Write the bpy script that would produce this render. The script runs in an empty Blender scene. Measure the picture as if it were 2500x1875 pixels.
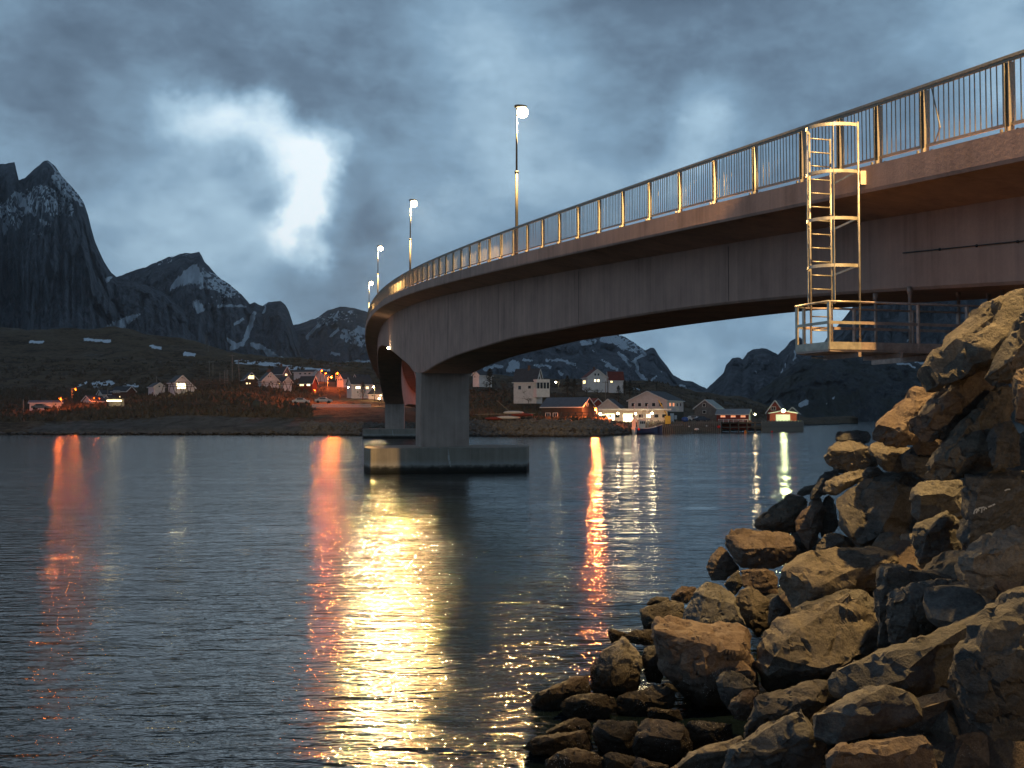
import bpy, bmesh, math, random
import numpy as np
from mathutils import Vector, Matrix, noise as mnoise
random.seed(7); rng = np.random.default_rng(7)
sc = bpy.context.scene
# ---------------------------------------------------------------- camera
FPX, CX, CY, HZ, CAMZ = 2431.0, 1250.0, 937.5, 1018.74, 4.0
PITCH = math.atan((HZ-CY)/FPX); CP, SP = math.cos(PITCH), math.sin(PITCH)
cam_d = bpy.data.cameras.new('camera'); cam = bpy.data.objects.new('camera', cam_d)
sc.collection.objects.link(cam); sc.camera = cam
cam_d.sensor_width = 36.0; cam_d.lens = FPX/2500*36; cam_d.clip_start = 0.1; cam_d.clip_end = 20000
cam.location = (0, 0, CAMZ); cam.rotation_euler = (math.pi/2+PITCH, 0, 0)
def W(px, py, Y):
    """world point seen at photo pixel px,py on the plane Y metres ahead"""
    v = (CY-py)/FPX; z = (v*Y*CP+Y*SP)/(CP-v*SP)
    return Vector(((px-CX)/FPX*(Y*CP+z*SP), Y, CAMZ+z))
def PX(p):
    z = p[2]-CAMZ; d = p[1]*CP+z*SP; u = -p[1]*SP+z*CP
    return CX+FPX*p[0]/d, CY-FPX*u/d
# ---------------------------------------------------------------- render + light settings
sc.render.engine = 'CYCLES'
cy = sc.cycles
cy.use_denoising = True
try: cy.denoiser = 'OPENIMAGEDENOISE'
except Exception: pass
cy.use_adaptive_sampling = True; cy.adaptive_threshold = 0.02
cy.max_bounces = 5; cy.diffuse_bounces = 3; cy.glossy_bounces = 3; cy.transmission_bounces = 3; cy.volume_bounces = 0
cy.sample_clamp_indirect = 4.0; cy.sample_clamp_direct = 0.0
cy.caustics_reflective = False; cy.caustics_refractive = False; cy.blur_glossy = 0.5
sc.view_settings.view_transform = 'Standard'; sc.view_settings.look = 'None'
sc.view_settings.exposure = 0.0; sc.view_settings.gamma = 1.0; sc.view_settings.use_curve_mapping = False
SUN_EL, SUN_ROT = math.radians(12.0), math.radians(-22)

def nn(nt, typ, **kw):
    n = nt.nodes.new(typ)
    for k, v in kw.items():
        if k.startswith('i_'):
            key = k[2:]; key = int(key) if key.isdigit() else key.replace('_', ' ')
            n.inputs[key].default_value = v
        else: setattr(n, k, v)
    return n
def mathn(nt, op, a, b=None, c=None, clamp=False):
    n = nt.nodes.new('ShaderNodeMath'); n.operation = op; n.use_clamp = clamp
    for i, x in enumerate((a, b, c)):
        if x is None: continue
        if isinstance(x, (int, float)): n.inputs[i].default_value = x
        else: nt.links.new(x, n.inputs[i])
    return n.outputs[0]
def ramp(nt, fac, stops, interp='LINEAR'):
    r = nt.nodes.new('ShaderNodeValToRGB'); r.color_ramp.interpolation = interp
    e = r.color_ramp.elements
    while len(e) < len(stops): e.new(0.5)
    for i, (p, c) in enumerate(stops):
        e[i].position = p; e[i].color = (*c, 1) if len(c) == 3 else c
    if not isinstance(fac, (int, float)): nt.links.new(fac, r.inputs[0])
    return r.outputs[0]
def mixc(nt, f, a, b, blend='MIX'):
    n = nt.nodes.new('ShaderNodeMix'); n.data_type = 'RGBA'; n.blend_type = blend
    for key, x in ((0, f), (6, a), (7, b)):
        if isinstance(x, (int, float)): n.inputs[key].default_value = x
        elif isinstance(x, tuple): n.inputs[key].default_value = (*x, 1) if len(x) == 3 else x
        else: nt.links.new(x, n.inputs[key])
    return n.outputs[2]
def noisen(nt, vec, scale, detail=4, rough=.5, dist=0.0, w=None):
    n = nt.nodes.new('ShaderNodeTexNoise'); n.inputs['Scale'].default_value = scale
    n.inputs['Detail'].default_value = detail; n.inputs['Roughness'].default_value = rough
    n.inputs['Distortion'].default_value = dist
    if vec is not None: nt.links.new(vec, n.inputs['Vector'])
    return n.outputs[0]
def mapn(nt, vec, scale=(1, 1, 1), loc=(0, 0, 0), rot=(0, 0, 0)):
    m = nt.nodes.new('ShaderNodeMapping'); m.inputs['Scale'].default_value = scale
    m.inputs['Location'].default_value = loc; m.inputs['Rotation'].default_value = rot
    nt.links.new(vec, m.inputs['Vector']); return m.outputs[0]

# ---------------------------------------------------------------- world: dusk sky under broken cloud
world = bpy.data.worlds.new('World'); sc.world = world; world.use_nodes = True
nt = world.node_tree; nt.nodes.clear()
out = nn(nt, 'ShaderNodeOutputWorld'); bg = nn(nt, 'ShaderNodeBackground'); nt.links.new(bg.outputs[0], out.inputs[0])
tc = nn(nt, 'ShaderNodeTexCoord'); gen = tc.outputs['Generated']
sky = nn(nt, 'ShaderNodeTexSky'); sky.sky_type = 'NISHITA'; sky.sun_disc = False
sky.sun_elevation = SUN_EL; sky.sun_rotation = SUN_ROT
# direction, warped by noise so that every cloud edge is ragged
nz = nt.nodes.new('ShaderNodeTexNoise'); nz.inputs['Scale'].default_value = 9; nz.inputs['Detail'].default_value = 7; nz.inputs['Roughness'].default_value = .62
nt.links.new(gen, nz.inputs['Vector'])
vs = nn(nt, 'ShaderNodeVectorMath', operation='SUBTRACT'); nt.links.new(nz.outputs['Color'], vs.inputs[0]); vs.inputs[1].default_value = (.5, .5, .5)
vm = nn(nt, 'ShaderNodeVectorMath', operation='SCALE'); nt.links.new(vs.outputs[0], vm.inputs[0]); vm.inputs['Scale'].default_value = .085
va = nn(nt, 'ShaderNodeVectorMath', operation='ADD'); nt.links.new(gen, va.inputs[0]); nt.links.new(vm.outputs[0], va.inputs[1])
wd = va.outputs[0]
def skydir(px, py):
    u = (px-CX)/FPX; v = (CY-py)/FPX
    return Vector((u, CP-v*SP, SP+v*CP)).normalized()
total = None
# (px, py, radius px, amount): openings and thick banks of the cloud deck
BLOBS = [(425,285,75,.20),(490,290,95,.24),(560,285,100,.26),(630,285,95,.26),(660,245,60,.16),(690,340,95,.26),(735,400,90,.30),(775,350,75,.20),(785,430,60,.22),(745,480,85,.34),
 (720,535,85,.34),(675,575,70,.34),(770,540,60,.22),(730,610,70,.22),(790,625,60,.24),(820,628,45,.18),(560,392,35,.12),
 (600,330,300,.13),(720,470,230,.12),
 (600,450,100,-.15),(640,530,60,-.10),(530,420,70,-.06),
 (480,560,330,.10),(200,330,330,.03),(640,420,420,.07),(930,620,260,.07),(560,640,240,.05),
 (330,120,360,-.14),(90,190,200,-.10),(640,190,200,-.20),(480,200,160,-.10),(800,200,170,-.14),(880,480,140,-.16),(880,360,120,-.10),(930,560,130,-.12),(840,720,150,-.14),(700,730,110,-.10),(970,240,230,-.10),
 (1250,90,260,.10),(1130,120,200,.07),(1560,130,380,-.10),(1980,90,300,-.06),(2440,110,260,.12),(1600,300,220,-.08),
 (1715,260,90,.20),(1700,355,90,.18),(1770,330,80,.14),(1640,400,120,.12),(1540,420,180,.10),(1290,400,160,.08),(1180,500,180,.08),
 (1560,880,220,.10),(1690,935,130,.16),(2050,800,180,.16),(1900,820,200,.06),(1600,800,150,-.03),(2200,350,260,-.05)]
for px, py, r, a in BLOBS:
    d = nn(nt, 'ShaderNodeVectorMath', operation='DISTANCE'); nt.links.new(wd, d.inputs[0]); d.inputs[1].default_value = skydir(px, py)
    m = nn(nt, 'ShaderNodeMapRange', interpolation_type='SMOOTHERSTEP'); nt.links.new(d.outputs['Value'], m.inputs['Value'])
    m.inputs['From Min'].default_value = 0.0; m.inputs['From Max'].default_value = r*1.25/FPX
    m.inputs['To Min'].default_value = a*(.98 if a > .2 else 1); m.inputs['To Max'].default_value = 0.0
    total = m.outputs[0] if total is None else mathn(nt, 'ADD', total, m.outputs[0])
flat = mapn(nt, gen, (1.0, 1.0, 1.7))
n1 = noisen(nt, flat, 3.2, 7, .58, .25)
n2 = noisen(nt, flat, 11.0, 6, .55, .3)
n3 = mathn(nt, 'MULTIPLY', mathn(nt, 'SUBTRACT', noisen(nt, flat, 30.0, 6, .6, .2), .5), .22)
base = mathn(nt, 'ADD', n3, mathn(nt, 'ADD', mathn(nt, 'MULTIPLY', mathn(nt, 'SUBTRACT', n1, .5), .58), mathn(nt, 'MULTIPLY', mathn(nt, 'SUBTRACT', n2, .5), .32)))
szw = nn(nt, 'ShaderNodeSeparateXYZ'); nt.links.new(gen, szw.inputs[0])   # the deck thickens overhead
high = mathn(nt, 'MULTIPLY', mathn(nt, 'MAXIMUM', mathn(nt, 'SUBTRACT', szw.outputs[2], .33), 0.0), -1.1)
fac = mathn(nt, 'ADD', mathn(nt, 'ADD', mathn(nt, 'ADD', base, high), .36), total, clamp=True)
col = ramp(nt, fac, [(0.0, (.050, .078, .118)), (.20, (.112, .172, .245)), (.42, (.205, .325, .445)), (.62, (.36, .52, .65)), (.84, (.60, .75, .85)), (1.0, (.80, .89, .94))])
mx = mixc(nt, .03, col, mixc(nt, 1.0, sky.outputs[0], (.02, .03, .05), 'MULTIPLY'))
nt.links.new(mx, bg.inputs['Color']); bg.inputs['Strength'].default_value = 1.24
# overcast dusk sun, far below full strength
sd = bpy.data.lights.new('sun', 'SUN'); sd.energy = 0.06; sd.angle = math.radians(25); sd.color = (.82, .9, 1.0)
so = bpy.data.objects.new('sun', sd); sc.collection.objects.link(so)
_d = Vector((math.sin(-SUN_ROT)*-1*math.cos(math.radians(20)), math.cos(SUN_ROT)*math.cos(math.radians(20)), math.sin(math.radians(20))))
so.rotation_euler = _d.to_track_quat('Z', 'Y').to_euler()

# ---------------------------------------------------------------- helpers: objects
def link(o, parent=None):
    sc.collection.objects.link(o)
    if parent is not None: o.parent = parent
    return o
def mesh_obj(name, verts, faces, mat, parent=None, smooth=False):
    me = bpy.data.meshes.new(name); me.from_pydata([tuple(v) for v in verts], [], faces); me.update()
    if mat is not None: me.materials.append(mat)
    if smooth: me.polygons.foreach_set('use_smooth', [True]*len(me.polygons))
    o = bpy.data.objects.new(name, me); return link(o, parent)
def empty(name, loc=(0, 0, 0), rz=0.0):
    o = bpy.data.objects.new(name, None); o.location = loc; o.rotation_euler = (0, 0, rz); o.empty_display_size = .3
    return link(o)
def tag(o, label=None, cat=None, group=None, kind=None):
    if label: o['label'] = label
    if cat: o['category'] = cat
    if group: o['group'] = group
    if kind: o['kind'] = kind
    return o
class MB:
    """collects simple solids into one mesh"""
    def __init__(s): s.v = []; s.f = []
    def add(s, vs, fs):
        n = len(s.v); s.v += [Vector(v) for v in vs]; s.f += [tuple(i+n for i in f) for f in fs]; return s
    def box(s, c, size, M=None):
        x, y, z = (k/2 for k in size); c = Vector(c)
        vs = [Vector((a*x, b*y, d*z)) for d in (-1, 1) for a, b in ((-1, -1), (1, -1), (1, 1), (-1, 1))]
        vs = [c+(M@v if M else v) for v in vs]
        return s.add(vs, [(0, 3, 2, 1), (4, 5, 6, 7), (0, 1, 5, 4), (1, 2, 6, 5), (2, 3, 7, 6), (3, 0, 4, 7)])
    def bar(s, a, b, wx, wy=None, up=Vector((0, 0, 1))):
        a = Vector(a); b = Vector(b); wy = wy or wx; d = (b-a)
        if d.length < 1e-6: return s
        d.normalize(); u = d.cross(up)
        if u.length < 1e-3: u = d.cross(Vector((0, 1, 0)))
        u.normalize(); w = u.cross(d)
        vs = [p+u*(i*wx/2)+w*(j*wy/2) for p in (a, b) for i, j in ((-1, -1), (1, -1), (1, 1), (-1, 1))]
        return s.add(vs, [(0, 1, 2, 3), (7, 6, 5, 4), (0, 4, 5, 1), (1, 5, 6, 2), (2, 6, 7, 3), (3, 7, 4, 0)])
    def tube(s, pts, r, n=8, r2=None, cap=True):
        pts = [Vector(p) for p in pts]; rings = []
        for i, p in enumerate(pts):
            d = (pts[min(i+1, len(pts)-1)]-pts[max(i-1, 0)]).normalized()
            u = d.cross(Vector((0, 0, 1)))
            if u.length < 1e-3: u = Vector((1, 0, 0))
            u.normalize(); w = u.cross(d)
            rr = r if r2 is None else r+(r2-r)*i/(len(pts)-1)
            rings.append([p+(u*math.cos(t)+w*math.sin(t))*rr for t in [2*math.pi*k/n for k in range(n)]])
        vs = [v for g in rings for v in g]; fs = []
        for i in range(len(pts)-1):
            for k in range(n):
                a = i*n+k; b = i*n+(k+1) % n; fs.append((a, b, b+n, a+n))
        if cap: fs.append(tuple(range(n))[::-1]); fs.append(tuple(range((len(pts)-1)*n, len(pts)*n)))
        return s.add(vs, fs)
    def prism(s, poly, z0, z1):
        n = len(poly); vs = [(x, y, z0) for x, y in poly]+[(x, y, z1) for x, y in poly]
        fs = [tuple(range(n))[::-1], tuple(range(n, 2*n))]+[(i, (i+1) % n, (i+1) % n+n, i+n) for i in range(n)]
        return s.add(vs, fs)
    def ball(s, c, r, n=8, m=6, sq=(1, 1, 1)):
        c = Vector(c); vs = []; fs = []
        for j in range(m+1):
            t = math.pi*j/m
            for k in range(n):
                p = 2*math.pi*k/n; vs.append(c+Vector((math.sin(t)*math.cos(p)*r*sq[0], math.sin(t)*math.sin(p)*r*sq[1], math.cos(t)*r*sq[2])))
        for j in range(m):
            for k in range(n):
                a = j*n+k; b = j*n+(k+1) % n; fs.append((a, a+n, b+n, b))
        return s.add(vs, fs)
    def build(s, name, mat, parent=None, smooth=False, bevel=0.0):
        o = mesh_obj(name, s.v, s.f, mat, parent, smooth)
        if bevel:
            bm = bmesh.new(); bm.from_mesh(o.data); bmesh.ops.remove_doubles(bm, verts=bm.verts, dist=1e-5)
            bmesh.ops.bevel(bm, geom=[e for e in bm.edges if e.is_manifold and e.calc_face_angle(0) > .5], offset=bevel, segments=2, affect='EDGES', profile=.6)
            bm.to_mesh(o.data); bm.free()
        return o
def copy_part(src, parent, name=None, loc=None, rot=None, scale=None):
    c = src.copy(); link(c, parent)
    if name: c.name = name
    if loc is not None: c.location = loc
    if rot is not None: c.rotation_euler = rot
    if scale is not None: c.scale = scale
    return c
def copy_tree(o, parent=None):
    c = o.copy(); link(c); c.parent = parent
    for ch in list(o.children): copy_tree(ch, c)
    return c

# ---------------------------------------------------------------- materials
def newmat(name):
    m = bpy.data.materials.new(name); m.use_nodes = True; nt = m.node_tree
    b = nt.nodes['Principled BSDF']; return m, nt, b
def plain(name, colr, rough=.6, metal=0.0, var=.25, scale=6.0, bump=.0, spec=.5):
    m, nt, b = newmat(name); t = nn(nt, 'ShaderNodeTexCoord').outputs['Object']
    n = noisen(nt, t, scale, 5, .6)
    lo = tuple(c*(1-var) for c in colr); hi = tuple(min(1, c*(1+var)) for c in colr)
    nt.links.new(ramp(nt, n, [(.3, lo), (.7, hi)]), b.inputs['Base Color'])
    b.inputs['Roughness'].default_value = rough; b.inputs['Metallic'].default_value = metal
    b.inputs['Specular IOR Level'].default_value = spec
    if bump:
        bp = nn(nt, 'ShaderNodeBump', i_Strength=bump, i_Distance=.02); nt.links.new(n, bp.inputs['Height']); nt.links.new(bp.outputs[0], b.inputs['Normal'])
    return m
def glow(name, colr, strength):
    m, nt, b = newmat(name); b.inputs['Base Color'].default_value = (.6, .55, .5, 1)
    b.inputs['Emission Color'].default_value = (*colr, 1); b.inputs['Emission Strength'].default_value = strength
    return m
# concrete with rain streaks, pour marks and fine grain
def concrete(name, base, waterline=False):
    m, nt, b = newmat(name); geo = nn(nt, 'ShaderNodeNewGeometry'); P = geo.outputs['Position']
    a = noisen(nt, P, .55, 6, .6); g = noisen(nt, P, 14, 5, .7)
    st = noisen(nt, mapn(nt, P, (2.2, 2.2, .16)), 1.0, 5, .62, .1)
    st2 = noisen(nt, mapn(nt, P, (7, 7, .25)), 1.0, 3, .6)
    f = mathn(nt, 'ADD', mathn(nt, 'MULTIPLY', a, .45), mathn(nt, 'ADD', mathn(nt, 'MULTIPLY', st, .35), mathn(nt, 'MULTIPLY', st2, .2)))
    c = ramp(nt, f, [(.34, tuple(x*.45 for x in base)), (.45, tuple(x*.82 for x in base)), (.54, base), (.66, tuple(x*1.22 for x in base))])
    c = mixc(nt, mathn(nt, 'MULTIPLY', g, .5), c, tuple(x*.7 for x in base))
    if waterline:
        z = nn(nt, 'ShaderNodeSeparateXYZ'); nt.links.new(P, z.inputs[0])
        zz = mathn(nt, 'ADD', z.outputs[2], mathn(nt, 'MULTIPLY', mathn(nt, 'SUBTRACT', noisen(nt, P, 2.2, 5, .65), .5), .45))
        w = ramp(nt, zz, [(.12, (.012, .013, .012)), (.34, (.035, .036, .033)), (.50, (.16, .155, .14)), (.62, (.5, .5, .5))])
        wf = ramp(nt, zz, [(.40, (1, 1, 1)), (.62, (.35, .35, .35)), (.95, (0, 0, 0))])
        c = mixc(nt, wf, c, w)
    nt.links.new(c, b.inputs['Base Color']); b.inputs['Roughness'].default_value = .88; b.inputs['Specular IOR Level'].default_value = .3
    bp = nn(nt, 'ShaderNodeBump', i_Strength=.35, i_Distance=.03); nt.links.new(mathn(nt, 'ADD', g, mathn(nt, 'MULTIPLY', a, 1.5)), bp.inputs['Height'])
    nt.links.new(bp.outputs[0], b.inputs['Normal']); return m
M = {}
M['concrete'] = concrete('bridge_concrete', (.66, .40, .315))
M['pier'] = concrete('pier_concrete', (.46, .35, .295))
M['footing'] = concrete('footing_concrete', (.36, .31, .25), True)
M['rail'] = plain('galvanised_rail', (.26, .23, .19), .42, .35, .2, 20, .1)
M['ladder'] = plain('galvanised_ladder', (.52, .46, .38), .42, .5, .35, 5, .1)
M['walk'] = plain('weathered_steel', (.48, .36, .31), .55, .5, .25, 10, .1)
M['pole'] = plain('lamp_pole_steel', (.05, .047, .042), .6, .1, .15, 8)
M['housing'] = plain('lamp_housing', (.03, .028, .026), .5, .4, .2, 8)
M['asphalt'] = plain('asphalt', (.05, .05, .052), .9, 0, .3, 30, .3)
M['paint_white'] = plain('white_mark', (.62, .62, .6), .8, 0, .2, 25)
M['warm'] = glow('sodium_lens', (1.0, .80, .45), 60)
M['orange'] = glow('orange_sodium_lens', (1.0, .30, .06), 45)
M['cold'] = glow('halide_lens', (.95, 1.0, .62), 60)
M['headtrail'] = glow('headlight_strip_glow', (1.0, .80, .40), 9)  # glow of the strip that stands in for car headlights
M['winwarm'] = glow('lit_pane', (1.0, .70, .30), 3.0)
M['winyellow'] = glow('bright_pane', (1.0, .82, .45), 5.0)
M['winred'] = glow('orange_pane', (1.0, .30, .10), 1.1)
# ================================================================ BRIDGE
ANG = [.2639,.2811,.2873,.2825,.2668,.2469,.2294,.2145,.2019,.19,.177,.1628,.1485,.1352,.1229,.1115,.0997,.0862,.071,.054,.03,-.02,-.08,-.15,-.22,-.29,-.36,-.43,-.5]
ZT = [4.44,5.36,6.21,7.03,7.82,8.59,9.32,9.98,10.55,10.99,11.27,11.38,11.34,11.15,10.85,10.45,9.95,9.35,8.7,8.0,7.2,6.4,5.6,4.8,4.0,3.3,2.6,2.0,1.5]
S0, S1, DS = -36.0, 272.0, .5
_s = np.arange(0, S1+DS, DS); _a = np.interp(_s, np.arange(29)*10.0, ANG)
_X = 7.8077+np.cumsum(-np.sin(_a))*DS-(-math.sin(_a[0]))*DS; _Y = 15.4828+np.cumsum(np.cos(_a))*DS-math.cos(_a[0])*DS
_sn = np.arange(S0, 0, DS)
SS = np.concatenate([_sn, _s]); SA = np.concatenate([np.full(len(_sn), _a[0]), _a])
SX = np.concatenate([_X[0]+math.sin(_a[0])*(-_sn), _X]); SY = np.concatenate([_Y[0]+math.cos(_a[0])*_sn, _Y])
_k = np.arange(29)*10.0
def smooth_interp(x, xp, fp):
    xp = np.array(xp, float); fp = np.array(fp, float); m = np.gradient(fp, xp)
    x = np.clip(x, xp[0], xp[-1]); i = np.clip(np.searchsorted(xp, x)-1, 0, len(xp)-2)
    h = xp[i+1]-xp[i]; t = (x-xp[i])/h
    return (2*t**3-3*t**2+1)*fp[i]+(t**3-2*t**2+t)*h*m[i]+(-2*t**3+3*t**2)*fp[i+1]+(t**3-t**2)*h*m[i+1]
_z = smooth_interp(_s, _k, ZT)
SZ = np.concatenate([ZT[0]+.097*_sn+.0006*_sn**2, _z])+CAMZ
DEP = smooth_interp(SS, [-36,-10,0,8,14,21,28,33,39,47,54,60.3,62.3,64.6,68.5,73.5,81.5,90,98,106,115,123,132,141,150,160,170,178,181,184,190,198,207,216,230,300],
    [2.3,2.25,2.25,2.31,2.46,2.79,3.2,3.47,3.95,4.62,5.35,6.05,6.12,6.12,5.62,5.19,4.53,3.85,3.25,2.85,2.5,2.38,2.5,2.95,3.6,4.4,5.2,5.95,6.05,6.05,5.5,4.6,3.8,3.1,2.4,2.2])
def BP(s, w, dz=0.0):
    """point on the bridge: s along the edge, w inboard of the railing line, dz from the deck"""
    x = np.interp(s, SS, SX); y = np.interp(s, SS, SY); z = np.interp(s, SS, SZ); a = np.interp(s, SS, SA)
    return Vector((x+math.cos(a)*w, y+math.sin(a)*w, z+dz))
def BA(s): return float(np.interp(s, SS, SA))
def BT(s): a = BA(s); return Vector((-math.sin(a), math.cos(a), 0))
def BN(s): a = BA(s); return Vector((math.cos(a), math.sin(a), 0))   # inboard
bridge = empty('bridge', BP(62, 3, 0)*1.0); bridge.location = (0, 0, 0)
tag(bridge, 'long curved concrete bridge with steel railings on box girder and piers', 'bridge')
def loft(name, prof, s0, s1, mat, step=2, smooth=False, parent=bridge, caps=True):
    idx = [i for i in range(len(SS)) if s0-1e-6 <= SS[i] <= s1+1e-6][::step]
    vs = []; n = None
    for i in idx:
        p = prof(SS[i], i); n = len(p)
        a = SA[i]
        for w, dz in p: vs.append((SX[i]+math.cos(a)*w, SY[i]+math.sin(a)*w, SZ[i]+dz))
    fs = []
    for r in range(len(idx)-1):
        for k in range(n):
            q = (k+1) % n; fs.append((r*n+k, r*n+q, (r+1)*n+q, (r+1)*n+k))
    if caps: fs.append(tuple(range(n))); fs.append(tuple(range((len(idx)-1)*n, len(idx)*n))[::-1])
    return mesh_obj(name, vs, fs, mat, parent, smooth)
DW = 7.0; W0, W1 = 1.5, 5.2
# deck slab: fascia with a drip nose, cantilever that thickens to the web
loft('deck_slab', lambda s, i: [(-.20, 0), (-.20, -.44), (-.17, -.50), (-.10, -.50), (-.06, -.46), (W0, -.72), (W0+.6, -.74), (W1-.6, -.74), (W1, -.72), (DW+.06, -.46), (DW+.14, -.50), (DW+.2, -.46), (DW+.2, 0), (DW-.25, 0), (DW-.25, -.14), (.35, -.14), (.35, 0)], S0, S1, M['concrete'])
loft('box_girder', lambda s, i: [(W0+.004, -.70), (W0, -DEP[i]+.06), (W0+.06, -DEP[i]), (W1-.06, -DEP[i]), (W1, -DEP[i]+.06), (W1-.004, -.70)], S0, 262, M['concrete'])
rd = loft('road_surface', lambda s, i: [(.36, -.12), (DW-.26, -.12), (DW-.26, -.16), (.36, -.16)], S0, S1, M['asphalt'])
def pier(sc_, zf):
    ps = [BP(sc_-1.55, W0+.02), BP(sc_-1.55, W1-.02), BP(sc_+1.55, W1-.02), BP(sc_+1.55, W0+.02)]
    zt = BP(sc_, 0).z-6.02
    b = MB().prism([(p.x, p.y) for p in ps], zf, zt); return b.build('pier', M['pier'], bridge, bevel=.03)
pier(62.3, 1.7); pier(181.2, 1.7)
FOOT = [(-10.05, 70.9), (-1.25, 72.6), (1.09, 73.8), (1.35, 77.6), (-.9, 80.6), (-9.6, 78.7), (-11.15, 76.4), (-10.87, 73.2)]
c0 = BP(62.3, 3.35); c1 = BP(181.2, 3.35); da = BA(181.2)-BA(62.3)
def footing(dx, ang, name='pier_footing'):
    R = Matrix.Rotation(ang, 2); pts = []
    for x, y in FOOT:
        v = R@Vector((x-c0.x, y-c0.y)); pts.append((v.x+dx.x, v.y+dx.y))
    b = MB().prism(pts, -2.0, 1.80); o = b.build(name, M['footing'], bridge, bevel=.04)
    # construction joints: thin raised fins of grout on the front face
    return o, pts
f1, fp = footing(c0, 0.0); f2, fp2 = footing(c1, da)
def joints(pts, parent):
    a = Vector((*pts[0], 0)); b_ = Vector((*pts[1], 0)); d = (b_-a); n = Vector((d.y, -d.x, 0)).normalized()
    for t in (.28, .615, .80): p = a+d*t+n*.003; MB().bar(p+Vector((0, 0, .55)), p+Vector((0, 0, 1.72)), .03, .02, n).build('formwork_joint', M['pier'], parent)
    # pale lime run below one joint
    p = a+d*.617+n*.012; mb = MB(); r = random.Random(3)
    zz = 1.7; x = 0
    vs = []; k = 9
    for j in range(k):
        z = 1.70-j*1.25/(k-1); x += r.uniform(-.01, .05); wd_ = .05+.12*math.sin(math.pi*j/(k-1))*r.uniform(.6, 1.2)
        q = p+d.normalized()*x+Vector((0, 0, z)); vs += [q-d.normalized()*wd_*.5, q+d.normalized()*wd_*.5]
    mb.add(vs, [(2*j, 2*j+1, 2*j+3, 2*j+2) for j in range(k-1)])
    mb.build('lime_streak', M['lime'], parent)
M['joint'] = plain('dark_joint', (.16, .12, .105), .9, 0, .3, 3)
m, nt, b = newmat('lime_deposit'); tcn = nn(nt, 'ShaderNodeTexCoord'); f = noisen(nt, tcn.outputs['Object'], 9, 5, .7)
nt.links.new(ramp(nt, f, [(.35, (.28, .26, .22)), (.6, (.6, .58, .54))]), b.inputs['Base Color']); b.inputs['Roughness'].default_value = .8
M['lime'] = m
joints(fp, f1); joints(fp2, f2)
# formwork joints down the web
for s in (12, 24, 36, 49):
    dd = float(np.interp(s, SS, DEP)); MB().bar(BP(s, W0-.002, -.80), BP(s, W0-.002, -dd+.08), .010, .018, BN(s)).build('formwork_joint', M['joint'], bridge)
# railing
rail = None
def run(mb, w, z, wx, wy, s0=-20, s1=240):
    ss = np.arange(s0, s1, 1.0)
    for a, b_ in zip(ss[:-1], ss[1:]): mb.bar(BP(a, w, z), BP(b_, w, z), wx, wy)
    return mb
rail = run(run(MB(), 0, 1.22, .09, .05), 0, 1.165+.012, .05, .05).build('railing', M['rail'], bridge)
run(MB(), 0, .155, .035, .05).build('bottom_rail', M['rail'], rail)
POST_S = [0, 2.0, 3.32, 4.54, 5.92]+[5.92+2*k for k in range(1, 112)]
POST_S = [-18, -16, -14, -12, -10, -8, -6, -4, -2]+POST_S
def post_mesh():
    mb = MB(); h = 1.14
    mb.box((0, -.045, h/2), (.10, .012, h)).box((0, .045, h/2), (.10, .012, h)).box((0, 0, h/2), (.012, .078, h))
    mb.box((0, 0, .012), (.24, .20, .024))
    for x in (-.09, .09):
        for y in (-.07, .07): mb.box((x, y, .05), (.035, .035, .07))
    return mb
pm = post_mesh().build('post', M['rail'], rail)
first = True
for s in POST_S:
    o = pm if first else copy_part(pm, rail); first = False
    o.location = BP(s, 0, .0); o.rotation_euler = (0, 0, BA(s))
bm_ = MB().box((0, 0, .66), (.015, .015, .98)).build('baluster', M['rail'], rail)
cnt = 0; rest = MB(); first = True
ps = sorted(POST_S); ps = ps[ps.index(-2):]+[p for p in ps if p < -2][::-1]
allp = sorted(POST_S); spans = [(a, b_) for a, b_ in zip(allp[:-1], allp[1:])]
spans.sort(key=lambda q: (q[0] < -2.5, q[0]))
for a, b_ in spans:
    n = max(4, round((b_-a)/.128)); 
    for k in range(1, n):
        s = a+(b_-a)*k/n
        if cnt < 296:
            o = bm_ if first else copy_part(bm_, rail); first = False
            o.location = BP(s, 0, 0); o.rotation_euler = (random.uniform(-.008, .008), random.uniform(-.008, .008), BA(s)); cnt += 1
        else:
            p = BP(s, 0, 0); rest.bar(p+Vector((0, 0, .17)), p+Vector((0, 0, 1.15)), .016, .016, BT(s))
o = rest.build('baluster_run', M['rail'], rail); tag(o, kind='stuff')
# one baluster bent, as in the photograph
p = BP(1.88, -.01, 0); mb = MB(); q = BP(1.60, -.02, 0); mb.bar(BP(1.80, 0, 1.14), BP(1.56, -.03, .40), .016, .016, BT(1.8)); mb.bar(BP(1.56, -.03, .40), BP(1.74, 0, .17), .016, .016, BT(1.8))
mb.build('bent_baluster', M['rail'], rail)
# far railing
fr = run(MB(), DW, 1.2, .09, .07).build('far_railing', M['rail'], bridge); run(MB(), DW, .155, .035, .05).build('bottom_rail', M['rail'], fr); mb = MB()
for s in POST_S: p = BP(s, DW, 0); mb.bar(p, p+Vector((0, 0, 1.14)), .1, .1, BT(s))
for k in range(1700): p = BP(-18+.13*k, DW, 0); mb.bar(p+Vector((0, 0, .17)), p+Vector((0, 0, 1.15)), .014, .014, BT(-18+.13*k))
tag(mb.build('far_baluster_run', M['rail'], fr), kind='stuff')
# drain / bolt on the soffit, conduit on the web
mb = MB().tube([BP(-10, W0-.02, -1.55), BP(4.6, W0-.02, -1.50)], .012, 5)
for k in range(14): s = -9.5+k; p = BP(s, W0-.02, -1.55+.05*(s+10)/14.6); mb.box(p, (.03, .03, .05))
mb.build('cable_conduit', M['housing'], bridge)
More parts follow.
